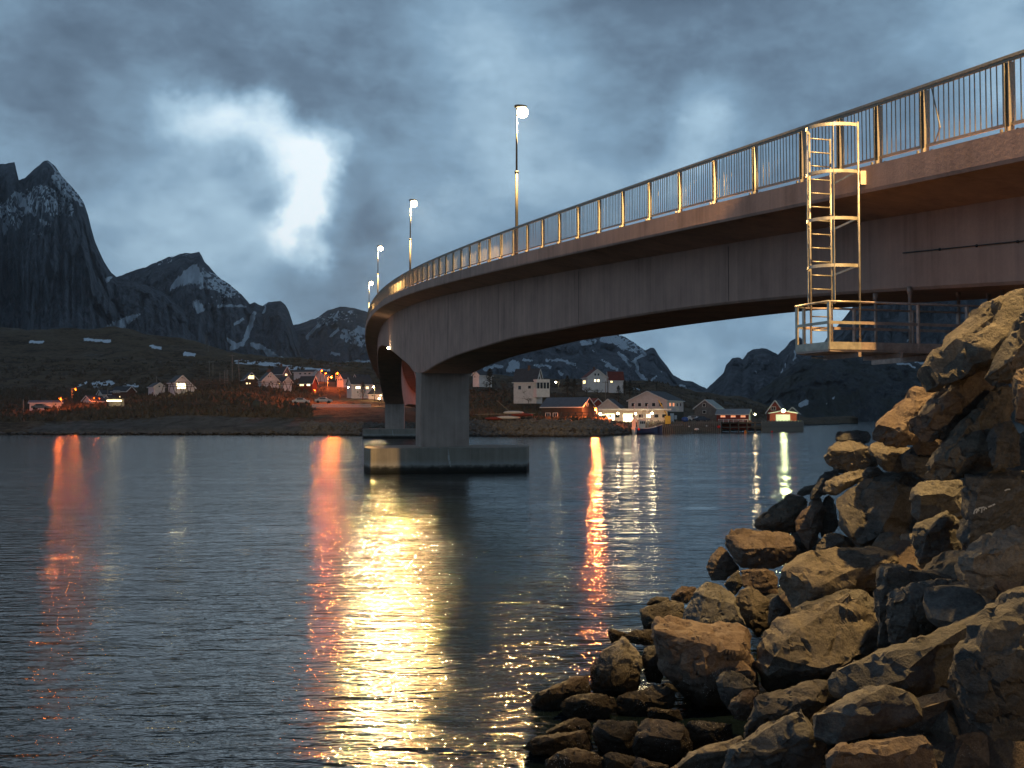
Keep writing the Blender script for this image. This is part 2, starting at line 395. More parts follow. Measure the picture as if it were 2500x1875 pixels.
# ---------------------------------------------------------------- lamps on the bridge
def point(name, loc, power, colr, r=.08, parent=None, spot=None):
    if spot:
        l = bpy.data.lights.new(name, 'SPOT'); l.spot_size = spot; l.spot_blend = .4
    else: l = bpy.data.lights.new(name, 'POINT')
    l.energy = power; l.color = colr; l.shadow_soft_size = r
    o = bpy.data.objects.new(name, l); o.location = loc; link(o, parent); return o
SOD = (1.0, .62, .22)
def bridge_lamp(s, label, power, w=.30, beam=0, cone=80, pitch=.40):
    rt = empty('street_lamp', BP(s, w, 0), BA(s)); tag(rt, label, 'street lamp', 'tall lamps along the bridge railing')
    MB().tube([(0, 0, 0), (0, 0, 3.62)], .068, 10).tube([(0, 0, 3.58), (0, 0, 3.68)], .09, 10).tube([(0, 0, 3.68), (0, 0, 6.38)], .045, 10, .032).box((0, 0, .02), (.3, .3, .04)).build('pole', M['pole'], rt, True)
    if w < -.2: MB().box((.14, 0, -.12), (.62, .3, .22)).build('mounting_bracket', M['pole'], rt)
    # flat luminaire reaching in over the road
    hd = MB(); pr = [(-.10, .05), (-.05, -.03), (.10, -.03), (.40, 0), (.46, .03), (.40, .07), (.20, .09), (0, .08)]
    n = len(pr); vs = [(x, y*.11, 6.46+z) for y in (-1, 1) for x, z in pr]
    hd.add(vs, [tuple(range(n)), tuple(range(n, 2*n))[::-1]]+[(i, i+n, (i+1) % n+n, (i+1) % n) for i in range(n)])
    hd.build('lamp_head', M['housing'], rt, bevel=.015)
    le = MB().ball((.26, 0, 6.24), .25, 14, 10, (1, 1, .9)).build('lens', M['warm'], rt, True)
    if power: point('lamp_light', (.30, 0, 5.94), power, SOD, .09, rt)
    if beam:    # road optics throw most of the light up and down the carriageway
        for sg in (-1, 1):
            o = point('lamp_beam', (.30, sg*.05, 5.94), beam, SOD, .10, rt, math.radians(cone)); o.rotation_euler = Vector((0, -sg*math.cos(pitch), math.sin(pitch))).to_track_quat('Z', 'Y').to_euler()
    return rt
LAMP_P = 27000
bridge_lamp(27.9, 'tall lamp on the bridge railing, nearest and highest in view', LAMP_P*.45, .12)
bridge_lamp(57.9, 'second tall bridge lamp, standing over the water pier', LAMP_P*.7, .30, 19000)
bridge_lamp(87.9, 'third bridge lamp, rising behind the bend of the railing', LAMP_P*.7, .30, 19000)
bridge_lamp(117.9, 'smallest bridge lamp, farthest left at the bend', LAMP_P*.7, .30, 19000)
bridge_lamp(-2.1, 'bridge lamp just outside the right edge lighting the boulders', LAMP_P*.42, -.58, 60000, 28, .225)
bridge_lamp(-32.1, 'bridge lamp out of view behind the photographer on the right', LAMP_P*.19, -.58)
# marker light under the girder edge
rt = empty('navigation_light', BP(87.6, W0-.12, -np.interp(87.6, SS, DEP)+.12)); tag(rt, 'small bright marker light on the underside of the bridge girder', 'light')
MB().box((.08, 0, .1), (.1, .18, .2)).build('bracket', M['housing'], rt); MB().ball((0, -.05, 0), .13, 10, 8).build('lens', M['navl'] if 'navl' in M else M['warm'], rt, True)
point('marker_glow', (-.12, -.25, 0), 60, (1, .85, .55), .06, rt)
# rungs on the footing
rt = empty('footing_ladder', (0, 0, 0)); tag(rt, 'small steel hoop ladder standing on the right end of the pier footing', 'ladder')
a = Vector((.45, 74.0, 1.80)); u = Vector((.88, .45, 0)).normalized()
mb = MB()
for t in (0, .42): mb.tube([a+u*t, a+u*t+Vector((0, 0, .56))], .018, 6)
mb.build('stile', M['rail'], rt)
mb = MB()
for z in (.2, .4, .56): mb.tube([a+Vector((0, 0, z)), a+u*.42+Vector((0, 0, z))], .014, 6)
mb.build('rung', M['rail'], rt)
# ---------------------------------------------------------------- caged ladder and inspection walkway
SL = 4.30
def LP(u, v, dz):
    """u towards the near end along the edge, v outboard of the fascia, dz from deck"""
    p = BP(SL-u, -.2-v, 0); return Vector((p.x, p.y, BP(SL, 0, 0).z+dz))
lad = empty('caged_ladder'); tag(lad, 'galvanised ladder with safety cage hanging outside the bridge railing', 'ladder')
ZB, ZTOP = -3.55, .76
MB().tube([LP(0, .66, ZB), LP(0, .66, ZTOP-.02)], .022, 8).build('stile', M['ladder'], lad, True)
MB().tube([LP(0, .19, ZB), LP(0, .19, ZTOP-.10)], .019, 8).build('stile', M['ladder'], lad, True)
ru = MB().tube([(0, 0, 0), (0, .47, 0)], .014, 6).build('rung', M['ladder'], lad, True)
r0 = LP(0, .19, 0); r1 = LP(0, .66, 0); ang_r = math.atan2((r1-r0).y, (r1-r0).x)-math.pi/2
for k in range(17):
    o = ru if k == 0 else copy_part(ru, lad)
    o.location = LP(0, .19, ZTOP-.12-.270*k); o.rotation_euler = (0, 0, ang_r)
hoop = [(0, .66), (.05, .74), (.14, .82), (.30, .87), (.46, .83), (.62, .70), (.72, .50), (.76, .30), (.76, .12)]
def band(pts, h, t=.012):
    mb = MB(); n = len(pts); vs = []
    for i, p in enumerate(pts):
        d = (pts[min(i+1, n-1)]-pts[max(i-1, 0)]).normalized(); q = Vector((d.y, -d.x, 0))*t/2
        vs += [p+q+Vector((0, 0, h/2)), p-q+Vector((0, 0, h/2)), p-q-Vector((0, 0, h/2)), p+q-Vector((0, 0, h/2))]
    fs = [(0, 1, 2, 3), tuple(range((n-1)*4, n*4))[::-1]]
    for i in range(n-1):
        for k in range(4): fs.append((i*4+k, i*4+4+k, i*4+4+(k+1) % 4, i*4+(k+1) % 4))
    return mb.add(vs, fs)
def crv(pts, n=6):
    xs = np.linspace(0, len(pts)-1, (len(pts)-1)*n+1); k = np.arange(len(pts))
    return list(zip(smooth_interp(xs, k, [p[0] for p in pts]), smooth_interp(xs, k, [p[1] for p in pts])))
for j in range(4):
    z = ZTOP-.02-.90*j
    pts = [LP(u, v, z) for u, v in crv(hoop, 3)]
    band(pts, .062).build('cage_hoop', M['ladder'], lad)
    if j: band([LP(0, .19, z-.10), LP(.76, .12, z-.0)], .04).build('brace', M['ladder'], lad)
for u, v, zt, zb, w in ((.13, .80, ZTOP, -2.72, .03), (.68, .58, ZTOP, -2.69, .045)):
    d = LP(.01+u, v, 0)-LP(u, v, 0)
    MB().bar(LP(u, v, zb), LP(u, v, zt), w, .012, BN(SL)).build('cage_bar', M['ladder'], lad)
MB().tube([LP(.78, .10, ZTOP+.03), LP(.78, .10, -3.56)], .020, 8).build('support_tube', M['ladder'], lad, True)
MB().box(LP(.82, .03, -.30), (.12, .10, .26)).build('wall_bracket', M['ladder'], lad)
wk = empty('inspection_walkway'); tag(wk, 'hanging steel inspection walkway under the bridge below the ladder', 'walkway')
ZF = -3.58
FL = [(-.24, .67), (.05, 1.02), (.98, .92), (1.02, -6.3), (-.06, -6.3)]
vs = [LP(u, v, ZF+.0) for u, v in FL]; mb = MB(); n = len(vs)
mb.add([v+Vector((0, 0, z)) for z in (-.04, 0) for v in vs], [tuple(range(n)), tuple(range(n, 2*n))[::-1]]+[(i, i+n, (i+1) % n+n, (i+1) % n) for i in range(n)])
mb.build('walkway_floor', M['walk'], wk)
mb = MB()
for v in np.arange(-6, .9, .9): mb.bar(LP(-.1, v, ZF-.09), LP(1.05, v, ZF-.09), .06, .09)
mb.build('cross_beam', M['walk'], wk)
def rail_run(pts, z, kind, mat):
    P3 = [LP(u, v, z) for u, v in pts]
    if kind == 'tube': return MB().tube(P3, .022, 7).build('handrail', mat, wk, True)
    return band(P3, kind).build('toe_board' if z < ZF+.3 else 'mid_rail', mat, wk)
A_ = [(-.24, .67), (.05, 1.02), (.98, .92), (1.02, .25)]; B_ = [(1.02, .25), (1.02, -6.3)]; C_ = [(-.24, .67), (-.10, .1), (-.06, -6.3)]
for run, mat in ((A_, M['ladder']), (B_, M['walk']), (C_, M['walk'])):
    rail_run(run, ZF+.89, 'tube', mat); rail_run(run, ZF+.50, .055, mat); rail_run(run, ZF+.07, .14, mat)
for u, v, mat in [(-.22, .68, 'ladder'), (.98, .90, 'ladder'), (.05, 1.0, 'ladder')]+[(1.02, v, 'walk') for v in (-1.0, -2.1, -3.1, -4.3, -5.4)]+[(-.06, v, 'walk') for v in (-.35, -1.7, -2.8, -4.2, -5.4)]:
    MB().bar(LP(u, v, ZF), LP(u, v, ZF+.89), .07, .035, BN(SL)).build('post', M[mat], wk)
MB().bar(LP(-1.3, -1.66, ZF-.09), LP(1.1, -1.66, ZF-.09), .08, .10).build('cross_beam', M['walk'], wk)
for u, v in ((-1.22, -1.68), (-.10, -1.68), (-.10, -2.85), (-.10, -3.6), (1.06, -2.9)):
    mb = MB().tube([LP(u, v, ZF), LP(u, v, -2.30)], .034, 8); mb.box(LP(u, v, -2.27), (.09, .05, .16)); mb.build('hanger', M['walk'], wk, True)
# ================================================================ WATER
m, nt, b = newmat('sea_water')
P = nn(nt, 'ShaderNodeNewGeometry').outputs['Position']
b.inputs['Base Color'].default_value = (.006, .012, .016, 1); b.inputs['Roughness'].default_value = .05; b.inputs['IOR'].default_value = 1.34
b.inputs['Specular IOR Level'].default_value = .55
w1 = noisen(nt, mapn(nt, P, (.38, 1.25, 1), rot=(0, 0, .06)), 1.9, 2.5, .5, .6)
w2 = noisen(nt, mapn(nt, P, (.45, 1.4, 1), rot=(0, 0, -.08)), 5.0, 2.5, .5, .4)
w3 = noisen(nt, mapn(nt, P, (.05, .16, 1)), 1.0, 4, .6)
amp = mathn(nt, 'ADD', .55, w3)
w4 = mathn(nt, 'MULTIPLY', noisen(nt, mapn(nt, P, (.75, 1.1, 1), rot=(0, 0, .3)), 15.0, 2, .5), .0085)
hsum = mathn(nt, 'MULTIPLY', mathn(nt, 'ADD', mathn(nt, 'ADD', mathn(nt, 'MULTIPLY', w1, .072), w4), mathn(nt, 'MULTIPLY', w2, .024)), amp)
bp = nn(nt, 'ShaderNodeBump', i_Strength=1.0, i_Distance=1.0); nt.links.new(hsum, bp.inputs['Height']); nt.links.new(bp.outputs[0], b.inputs['Normal'])
M['water'] = m
ys = [-80, -30, -8, 0, 5]; y = 8.0
while y < 9000:
    ys.append(y); y += max(.16, (y-6)*.012) if y < 140 else (y*.05)
xs = []; x = 0.0
while x < 9000: xs.append(x); x += .28 if x < 12 else (x-8)*.12+.2
xs = sorted(set([-q for q in xs]+xs)); ys = np.array(ys); xs = np.array(xs)
XX, YY = np.meshgrid(xs, ys); ZZ = np.zeros_like(XX)
cell = np.maximum(np.gradient(xs)[None, :], np.gradient(ys)[:, None]*1.0)
for k in range(34):
    lam = 1.1*1.09**k; th = rng.normal(0, .32)+.12; kx = math.sin(th)*2*math.pi/lam; ky = math.cos(th)*2*math.pi/lam
    ZZ += np.where(cell < lam/3.2, .0014*lam**.45*np.sin(kx*XX+ky*YY+rng.uniform(0, 6.28)), 0)
nx, ny = len(xs), len(ys)
idx = np.arange(nx*ny).reshape(ny, nx); q = np.stack([idx[:-1, :-1], idx[:-1, 1:], idx[1:, 1:], idx[1:, :-1]], -1).reshape(-1, 4)
def grid_mesh(name, V, Q, mat, parent=None, smooth=True):
    me = bpy.data.meshes.new(name); me.vertices.add(len(V)); me.vertices.foreach_set('co', np.asarray(V, dtype=np.float32).ravel())
    me.loops.add(Q.size); me.loops.foreach_set('vertex_index', Q.astype(np.int32).ravel()); me.polygons.add(len(Q))
    me.polygons.foreach_set('loop_start', (np.arange(len(Q))*Q.shape[1]).astype(np.int32)); me.update(calc_edges=True)
    me.polygons.foreach_set('use_smooth', [smooth]*len(Q)); me.materials.append(mat)
    return link(bpy.data.objects.new(name, me), parent)
wat = grid_mesh('sea_water', np.stack([XX, YY, ZZ], -1).reshape(-1, 3), q, M['water']); tag(wat, kind='structure')
sb = MB().add([(-9000, -80, -14), (9000, -80, -14), (9000, 9000, -14), (-9000, 9000, -14)], [(0, 1, 2, 3)]).build('seabed', plain('seabed_mud', (.03, .03, .028), 1.0)); tag(sb, kind='structure')

# ================================================================ BOULDERS
def rockmat(name, dark, mid, light, bar=False):
    m, nt, b = newmat(name); tcn = nn(nt, 'ShaderNodeTexCoord').outputs['Object']; oi = nn(nt, 'ShaderNodeObjectInfo')
    geo = nn(nt, 'ShaderNodeNewGeometry').outputs['Position']
    off = nn(nt, 'ShaderNodeVectorMath', operation='ADD'); nt.links.new(geo, off.inputs[0]); nt.links.new(oi.outputs['Random'], off.inputs[1])
    v = off.outputs[0]
    big = noisen(nt, v, 2.2, 6, .62, .4); fine = noisen(nt, v, 26, 6, .72); vein = noisen(nt, mapn(nt, v, (1, 1, 3.5), rot=(.5, .4, 0)), 5, 5, .6, .6)
    f = mathn(nt, 'ADD', mathn(nt, 'MULTIPLY', big, .35), mathn(nt, 'ADD', mathn(nt, 'MULTIPLY', fine, .4), mathn(nt, 'MULTIPLY', vein, .25)))
    c = ramp(nt, f, [(.36, dark), (.48, mid), (.60, light)])
    hv = nn(nt, 'ShaderNodeHueSaturation'); nt.links.new(c, hv.inputs['Color'])
    nt.links.new(mathn(nt, 'ADD', .72, mathn(nt, 'MULTIPLY', oi.outputs['Random'], .5)), hv.inputs['Value'])
    nt.links.new(mathn(nt, 'ADD', .65, mathn(nt, 'MULTIPLY', mathn(nt, 'FRACT', mathn(nt, 'MULTIPLY', oi.outputs['Random'], 7.3)), .7)), hv.inputs['Saturation'])
    c = hv.outputs[0]
    if True:   # wet weed line and barnacles near the water
        z = nn(nt, 'ShaderNodeSeparateXYZ'); nt.links.new(geo, z.inputs[0])
        zz = mathn(nt, 'ADD', z.outputs[2], mathn(nt, 'MULTIPLY', mathn(nt, 'SUBTRACT', big, .5), .5))
        wf = ramp(nt, zz, [(.22, (1, 1, 1)), (.60, (0, 0, 0))]); c = mixc(nt, wf, c, mixc(nt, fine, (.008, .007, .005), (.04, .026, .014)))
        vo = nn(nt, 'ShaderNodeTexVoronoi', i_Scale=42); nt.links.new(geo, vo.inputs['Vector'])
        sp = ramp(nt, vo.outputs['Distance'], [(.20, (1, 1, 1)), (.27, (0, 0, 0))]); patch = ramp(nt, noisen(nt, geo, 3.1, 3, .6), [(.50, (0, 0, 0)), (.60, (1, 1, 1))])
        band_ = ramp(nt, z.outputs[2], [(.10, (0, 0, 0)), (.18, (1, 1, 1)), (.55, (1, 1, 1)), (.8, (0, 0, 0))])
        bf = mathn(nt, 'MULTIPLY', mathn(nt, 'MULTIPLY', sp, patch), band_); c = mixc(nt, bf, c, (.42, .40, .37))
    nt.links.new(c, b.inputs['Base Color'])
    nt.links.new(ramp(nt, fine, [(.3, (.55,)*3), (.7, (.9,)*3)]), b.inputs['Roughness']); b.inputs['Specular IOR Level'].default_value = .35
    h = mathn(nt, 'ADD', mathn(nt, 'ADD', mathn(nt, 'MULTIPLY', noisen(nt, v, 9, 6, .7), .6), mathn(nt, 'MULTIPLY', fine, .28)), mathn(nt, 'MULTIPLY', noisen(nt, v, 90, 3, .7), .06))
    bp = nn(nt, 'ShaderNodeBump', i_Strength=1.0, i_Distance=.085); nt.links.new(h, bp.inputs['Height']); nt.links.new(bp.outputs[0], b.inputs['Normal'])
    return m
M['rock'] = rockmat('boulder_granite', (.055, .049, .043), (.145, .128, .108), (.25, .22, .185))
M['rock2'] = rockmat('boulder_gneiss', (.048, .047, .046), (.112, .108, .103), (.20, .192, .178))
M['rock3'] = rockmat('boulder_red', (.055, .043, .037), (.13, .10, .085), (.21, .17, .14))
CROP = {'A': (1980, 700, .2351), 'B': (1700, 1000, .2351), 'C': (1980, 1080, .2351), 'D': (1500, 1300, .2351), 'E': (1980, 1400, .2351), 'F': (1250, 1450, .2562), 'G': (1700, 1500, .226)}
def fract(p, oct=4, lac=2.1, gain=.5):
    s = 0; a = 1
    for i in range(oct): s += a*mnoise.noise(p); p = p*lac; a *= gain
    return s
ROCKS = []
def hull_rock(pts, seed, name, mat, detail, rough=1.0, parent=None):
    c = sum(pts, Vector())/len(pts); pts = [p-c for p in pts]
    size = max((max(p[i] for p in pts)-min(p[i] for p in pts)) for i in range(3))
    bm = bmesh.new()
    for p in pts: bm.verts.new(p)
    r = bmesh.ops.convex_hull(bm, input=bm.verts)
    bmesh.ops.delete(bm, geom=list({e for e in r['geom_interior'] if isinstance(e, bmesh.types.BMVert)}), context='VERTS')
    bm.verts.ensure_lookup_table()
    bmesh.ops.remove_doubles(bm, verts=bm.verts, dist=.004*size)
    rr = random.Random(seed*13+5)          # knock the corners off along flat fracture planes
    for k in range(14):
        n = Vector((rr.gauss(0, 1), rr.gauss(0, 1), rr.gauss(0, 1))).normalized(); sup = max(v.co.dot(n) for v in bm.verts)
        co = n*sup*rr.uniform(.88, .975)
        g = bm.verts[:]+bm.edges[:]+bm.faces[:]
        res = bmesh.ops.bisect_plane(bm, geom=g, plane_co=co, plane_no=n, clear_outer=True, dist=1e-5)
        ed = [e for e in res['geom_cut'] if isinstance(e, bmesh.types.BMEdge)]
        if ed:
            try: bmesh.ops.contextual_create(bm, geom=ed)
            except Exception: pass
    bmesh.ops.triangulate(bm, faces=[f for f in bm.faces if len(f.verts) > 3])
    tgt = size/detail
    for it in range(7):
        es = [e for e in bm.edges if e.calc_length() > tgt*1.6]
        if not es: break
        bmesh.ops.subdivide_edges(bm, edges=es, cuts=1); bmesh.ops.triangulate(bm, faces=[f for f in bm.faces if len(f.verts) > 3])
    for it in range(0): bmesh.ops.smooth_vert(bm, verts=bm.verts, factor=.12, use_axis_x=True, use_axis_y=True, use_axis_z=True)
    bm.normal_update(); o3 = Vector((seed*3.7, seed*1.9, -seed*2.3))
    disp = []
    for v in bm.verts:
        p = v.co/size
        d = fract(p*2.3+o3, 3)*.007; d += (mnoise.voronoi(p*3.2+o3)[0][0])*.014-.004
        rid = abs(mnoise.noise(p*4.5+o3*1.3)); d += -max(0, .10-rid)*.30                     # cracks
        st = mnoise.noise(Vector((p.x*2, p.y*2, p.z*9+mnoise.noise(p*3+o3)*1.5))+o3); d += (1 if st > .12 else 0)*.016+(1 if st < -.2 else 0)*-.012   # bedding steps
        d += fract(p*11+o3, 3)*.014
        disp.append(v.normal*(d*size*rough))
    for v, d in zip(bm.verts, disp): v.co += d
    me = bpy.data.meshes.new(name); bm.to_mesh(me); bm.free(); me.materials.append(mat)
    me.polygons.foreach_set('use_smooth', [True]*len(me.polygons)); me.set_sharp_from_angle(angle=math.radians(27))
    o = bpy.data.objects.new(name, me); o.location = c; link(o, parent); return o, c, size
def boulder(crop, D, outline, inner, label, mat='rock', thick=.95, tilt=.12):
    ox, oy, s = CROP[crop]; k = len(ROCKS)
    ol = [(ox+x*s, oy+y*s) for x, y in outline]; inn = [(ox+q[0]*s, oy+q[1]*s, q[2] if len(q) > 2 else .2) for q in inner]
    xs_ = [p[0] for p in ol]; ys_ = [p[1] for p in ol]; cx_, cy_ = (min(xs_)+max(xs_))/2, (min(ys_)+max(ys_))/2
    Sz = math.sqrt((max(xs_)-min(xs_))*(max(ys_)-min(ys_)))*D/FPX; hh = max(ys_)-min(ys_)
    pts = []
    for x, y in ol:
        t = (cy_-y)/hh    # +.5 top
        pts.append(W(x, y, D+Sz*(tilt*t+.08)))
    for x, y, f in inn: pts.append(W(x, y, D-Sz*(f+.0)))
    if not inn: pts.append(W(cx_-.12*hh, cy_-hh*.12, D-Sz*.24)); pts.append(W(cx_+.16*hh, cy_-hh*.02, D-Sz*.2)); pts.append(W(cx_, cy_+hh*.3, D-Sz*.05))
    for x, y in ol[::1]:
        q = W(cx_+(x-cx_)*.72, cy_+(y-cy_)*.72, D+Sz*thick); pts.append(q)
    o, c, size = hull_rock(pts, k+1, 'boulder', M[mat], 34 if Sz > .8 else 22)
    tag(o, label, 'boulder', 'boulders of the shore embankment'); ROCKS.append((c, size, o)); return o
B = boulder
B('A', 12.0, [(1040,910),(1200,760),(1330,630),(1410,520),(1700,280),(1900,170),(1960,100),(2060,80),(2212,50),(2400,90),(2420,330),(2150,350),(2080,500),(1980,660),(1890,800),(1460,960),(1210,1135),(1090,1040)], [(1250,900,.22),(1460,960,.25),(1700,680,.2),(1970,665,.2),(1440,650,.22)], 'topmost and brightest golden boulder, against the hanging walkway')
B('A', 11.0, [(1785,1010),(1880,830),(2080,500),(2170,300),(2230,200),(2450,250),(2450,700),(2212,850),(2080,990),(1960,1035),(1820,1050)], [(2080,760,.15)], 'leaning slab boulder at the right edge, right of the golden one')
B('A', 13.0, [(1040,1390),(1180,1280),(1290,1170),(1400,1030),(1560,920),(1750,790),(1880,820),(1860,1010),(1940,1060),(1800,1250),(1540,1430),(1380,1600),(1150,1590),(1040,1500)], [(1240,1330,.2),(1600,1110,.26),(1760,850,.05)], 'long dark boulder lying under the golden topmost boulder', 'rock3')
B('A', 16.0, [(625,1500),(700,1430),(900,1230),(1060,1060),(1100,1040),(1210,1130),(1350,1080),(1350,1280),(1100,1500),(1090,1640),(800,1659),(640,1590)], [(700,1450,.12),(1080,1300,.2),(900,1560,.26)], 'sloping boulder with gold top face and dark red front, beside the far water', 'rock3')
B('A', 19.5, [(250,1530),(280,1510),(450,1490),(600,1505),(630,1560),(600,1620),(480,1640),(250,1620)], [(500,1570,.2)], 'small square block on the skyline of the pile over the water', 'rock2')
B('A', 12.5, [(1370,1659),(1480,1500),(1620,1440),(1780,1270),(1940,1040),(2060,1010),(2100,1120),(2080,1300),(2100,1650),(2090,1900),(1900,1920),(1600,1950),(1440,2010),(1280,2010),(1190,1960),(1175,1880),(1270,1760)], [(1700,1420,.12),(1560,1760,.24),(1900,1700,.2)], 'tall knobbly boulder with gold-speckled left shoulder, right of the long dark one')
B('C', 11.9, [(1830,-60),(1900,-200),(2080,-230),(2170,-50),(2160,250),(1900,290),(1850,150)], [], 'dark bluish block wedged above the white-scratched boulder', 'rock2')
B('A', 10.4, [(2080,980),(2130,870),(2212,840),(2400,850),(2400,1500),(2212,1430),(2130,1400),(2100,1150)], [], 'reddish boulder cut by the right edge under the leaning slab', 'rock3')
B('B', 19.0, [(1320,525),(1400,380),(1470,340),(1700,330),(1770,380),(1900,570),(1850,610),(1600,660),(1540,610),(1340,560)], [(1400,430,.12),(1600,430,.25),(1790,400,.2)], 'overhanging boulder jutting left over the water below the square block', 'rock')
B('B', 17.5, [(1770,385),(1850,340),(1920,320),(1990,370),(2130,390),(2212,400),(2330,440),(2340,560),(2212,640),(2000,650),(1920,620),(1880,480)], [(1990,470,.24),(1930,530,.2),(2200,470,.2)], 'boulder with a gold saddle-shaped top right of the overhanging one', 'rock')
B('B', 20.5, [(1410,595),(1530,590),(1570,640),(1560,665),(1430,660)], [], 'tiny pale stone squeezed under the overhanging boulder')
B('B', 20.0, [(1175,940),(1190,860),(1280,700),(1330,650),(1420,640),(1540,680),(1400,720),(1320,800),(1310,890),(1260,900)], [], 'narrow dark boulder on the waterline skyline behind the rounded gold one', 'rock2')
B('B', 18.5, [(1305,830),(1350,750),(1520,670),(1740,615),(1760,680),(1720,740),(1560,800),(1440,890),(1340,890)], [(1540,740,.2)], 'long rounded boulder with gold top above the big smooth slab')
B('B', 18.2, [(1715,660),(1780,600),(1880,590),(1960,660),(1850,700),(1740,720)], [], 'small dark stone between the gold saddle and the big smooth slab', 'rock2')
B('B', 23.0, [(1030,880),(1120,800),(1240,775),(1190,880),(1100,900)], [], 'small tan stone poking out over the water behind others')
B('B', 21.0, [(590,1225),(620,1150),(700,1100),(830,1050),(880,960),(950,890),(1040,880),(1120,920),(1175,960),(1120,1060),(1040,1150),(1060,1290),(900,1290),(760,1280)], [(990,1110,.22),(700,1220,.15),(850,1110,.15)], 'humped brown boulder at the water edge above the wide dark boulder')
B('B', 20.0, [(1030,1160),(1080,1080),(1180,960),(1260,900),(1320,930),(1360,1030),(1300,1180),(1240,1400),(1150,1485),(1090,1400),(1050,1290)], [(1260,1000,.15),(1230,1230,.2)], 'upright pointed grey boulder left of the big smooth slab', 'rock3')
B('B', 20.3, [(1330,910),(1380,885),(1430,930),(1440,1080),(1480,1200),(1440,1270),(1290,1330),(1270,1200),(1300,1060)], [], 'dark narrow stone tucked against the left side of the big slab', 'rock2')
B('C', 18.0, [(240,620),(250,570),(340,520),(600,370),(860,290),(1020,275),(1280,410),(1060,480),(1030,600),(1080,830),(1030,950),(1030,1080),(860,1090),(480,1090),(420,1000),(330,920),(290,800)], [(1020,400,.28),(920,600,.34),(700,960,.34),(500,1080,.25)], 'big smooth slanting slab with a flat dim gold face in mid pile')
B('C', 18.4, [(45,1110),(60,1060),(140,960),(220,950),(340,960),(470,1040),(480,1095),(370,1110),(60,1160)], [(350,1010,.22)], 'rounded tan boulder under the lower left corner of the big slab')
B('C', 15.0, [(1015,600),(1040,520),(1100,440),(1200,410),(1420,405),(1560,380),(1600,560),(1600,800),(1100,850),(1060,760)], [(1110,560,.2),(1450,520,.22)], 'rounded grey boulder right of the big smooth slab', 'rock2')
B('C', 14.3, [(1030,980),(1090,850),(1250,800),(1410,700),(1460,780),(1560,850),(1570,1140),(1560,1330),(1380,1350),(1130,1300),(1060,1100)], [(1410,730,.18),(1200,960,.24),(1380,900,.25)], 'boulder with a small gold peak below the rounded grey one', 'rock2')
B('C', 12.5, [(1560,470),(1600,330),(1840,280),(2212,300),(2420,300),(2420,900),(2100,900),(1900,1000),(1770,1080),(1700,1120),(1560,1150),(1540,800)], [(1620,370,.22),(1760,390,.30),(2212,380,.30),(1650,1000,.2)], 'huge dark block at the right edge with white scratches and gold top', 'rock2')
B('C', 10.6, [(1545,1200),(1620,1140),(1710,1110),(1780,980),(1880,930),(2100,860),(2212,870),(2450,900),(2450,1500),(2212,1470),(2030,1500),(1900,1650),(1700,1560),(1560,1400)], [(1900,1340,.22),(1760,1200,.2),(2200,1100,.2)], 'wavy grey-gold boulder at the right edge under the white-scratched block')
B('E', 13.0, [(670,210),(690,-40),(740,-90),(800,-100),(1000,-20),(1180,40),(1560,-10),(1580,350),(1100,700),(700,820),(690,500)], [(790,-60,.08),(720,250,.12)], 'tall slab fin standing behind a rounded boulder right of the tan mound')
B('E', 12.0, [(790,220),(930,130),(1200,80),(1400,50),(1560,100),(1590,200),(1580,330),(1560,480),(1390,560),(1180,650),(830,760),(800,600),(800,400)], [(1000,400,.22),(1350,300,.2),(850,300,.15)], 'mottled boulder leaning on the slab fin above the long pale-edged rock')
B('C', 15.2, [(980,1320),(1000,1260),(1050,1270),(1120,1320),(1060,1360)], [], 'tiny orange-lit stone in the gap beside the slab fin')
B('G', 13.8, [(615,570),(690,470),(670,300),(700,230),(800,150),(870,60),(1050,25),(1250,20),(1450,-90),(1655,-213),(1946,-36),(1975,300),(1950,410),(1500,600),(1450,700),(1150,760),(700,840),(680,700),(620,630)], [(860,400,.28),(1200,490,.32),(1450,600,.28),(1750,450,.18),(700,560,.2)], 'large tan mound-shaped boulder in the middle of the pile, peaked at right')
B('D', 15.9, [(1830,870),(1850,780),(2060,720),(2212,670),(2380,590),(2550,590),(2690,660),(2740,760),(2600,900),(2000,900)], [], 'blue-grey rock showing behind the peak of the tan mound', 'rock2')
B('E', 9.6, [(200,1040),(440,950),(700,820),(1100,690),(1480,520),(1700,450),(1920,380),(1900,650),(1640,700),(1500,800),(1440,980),(1410,1180),(1000,1290),(600,1250),(280,1370),(210,1200)], [(600,1190,.22),(850,1140,.24),(1300,750,.1),(460,1000,.1)], 'long rock with a pale upper edge slanting down left, lower right', 'rock2')
B('G', 9.0, [(1210,1100),(1350,1030),(1530,980),(1850,800),(2100,750),(2400,850),(2500,1150),(2212,1230),(1800,1320),(1500,1330),(1300,1400),(1250,1250)], [(1600,1050,.15)], 'shadowed slab directly under the long pale-edged rock', 'rock2')
B('E', 7.6, [(1400,1200),(1440,980),(1500,800),(1560,700),(1700,550),(1760,380),(1880,300),(2050,120),(2212,90),(2500,80),(2500,1750),(2212,1720),(1900,1659),(1650,1560),(1500,1350)], [(1560,740,.08),(1800,900,.18),(1850,1200,.2),(1900,400,.12),(2212,900,.2)], 'largest dark boulder in the lower right corner', 'rock2')
B('G', 11.0, [(500,1290),(560,1200),(640,1000),(670,870),(740,840),(1150,770),(1330,710),(1460,740),(1475,830),(1400,960),(1210,1100),(1120,1060),(1000,1130),(800,1200),(600,1320),(500,1380)], [(960,940,.2),(1370,900,.22),(700,1150,.15)], 'boulder with gold glints on top, below the tan mound')
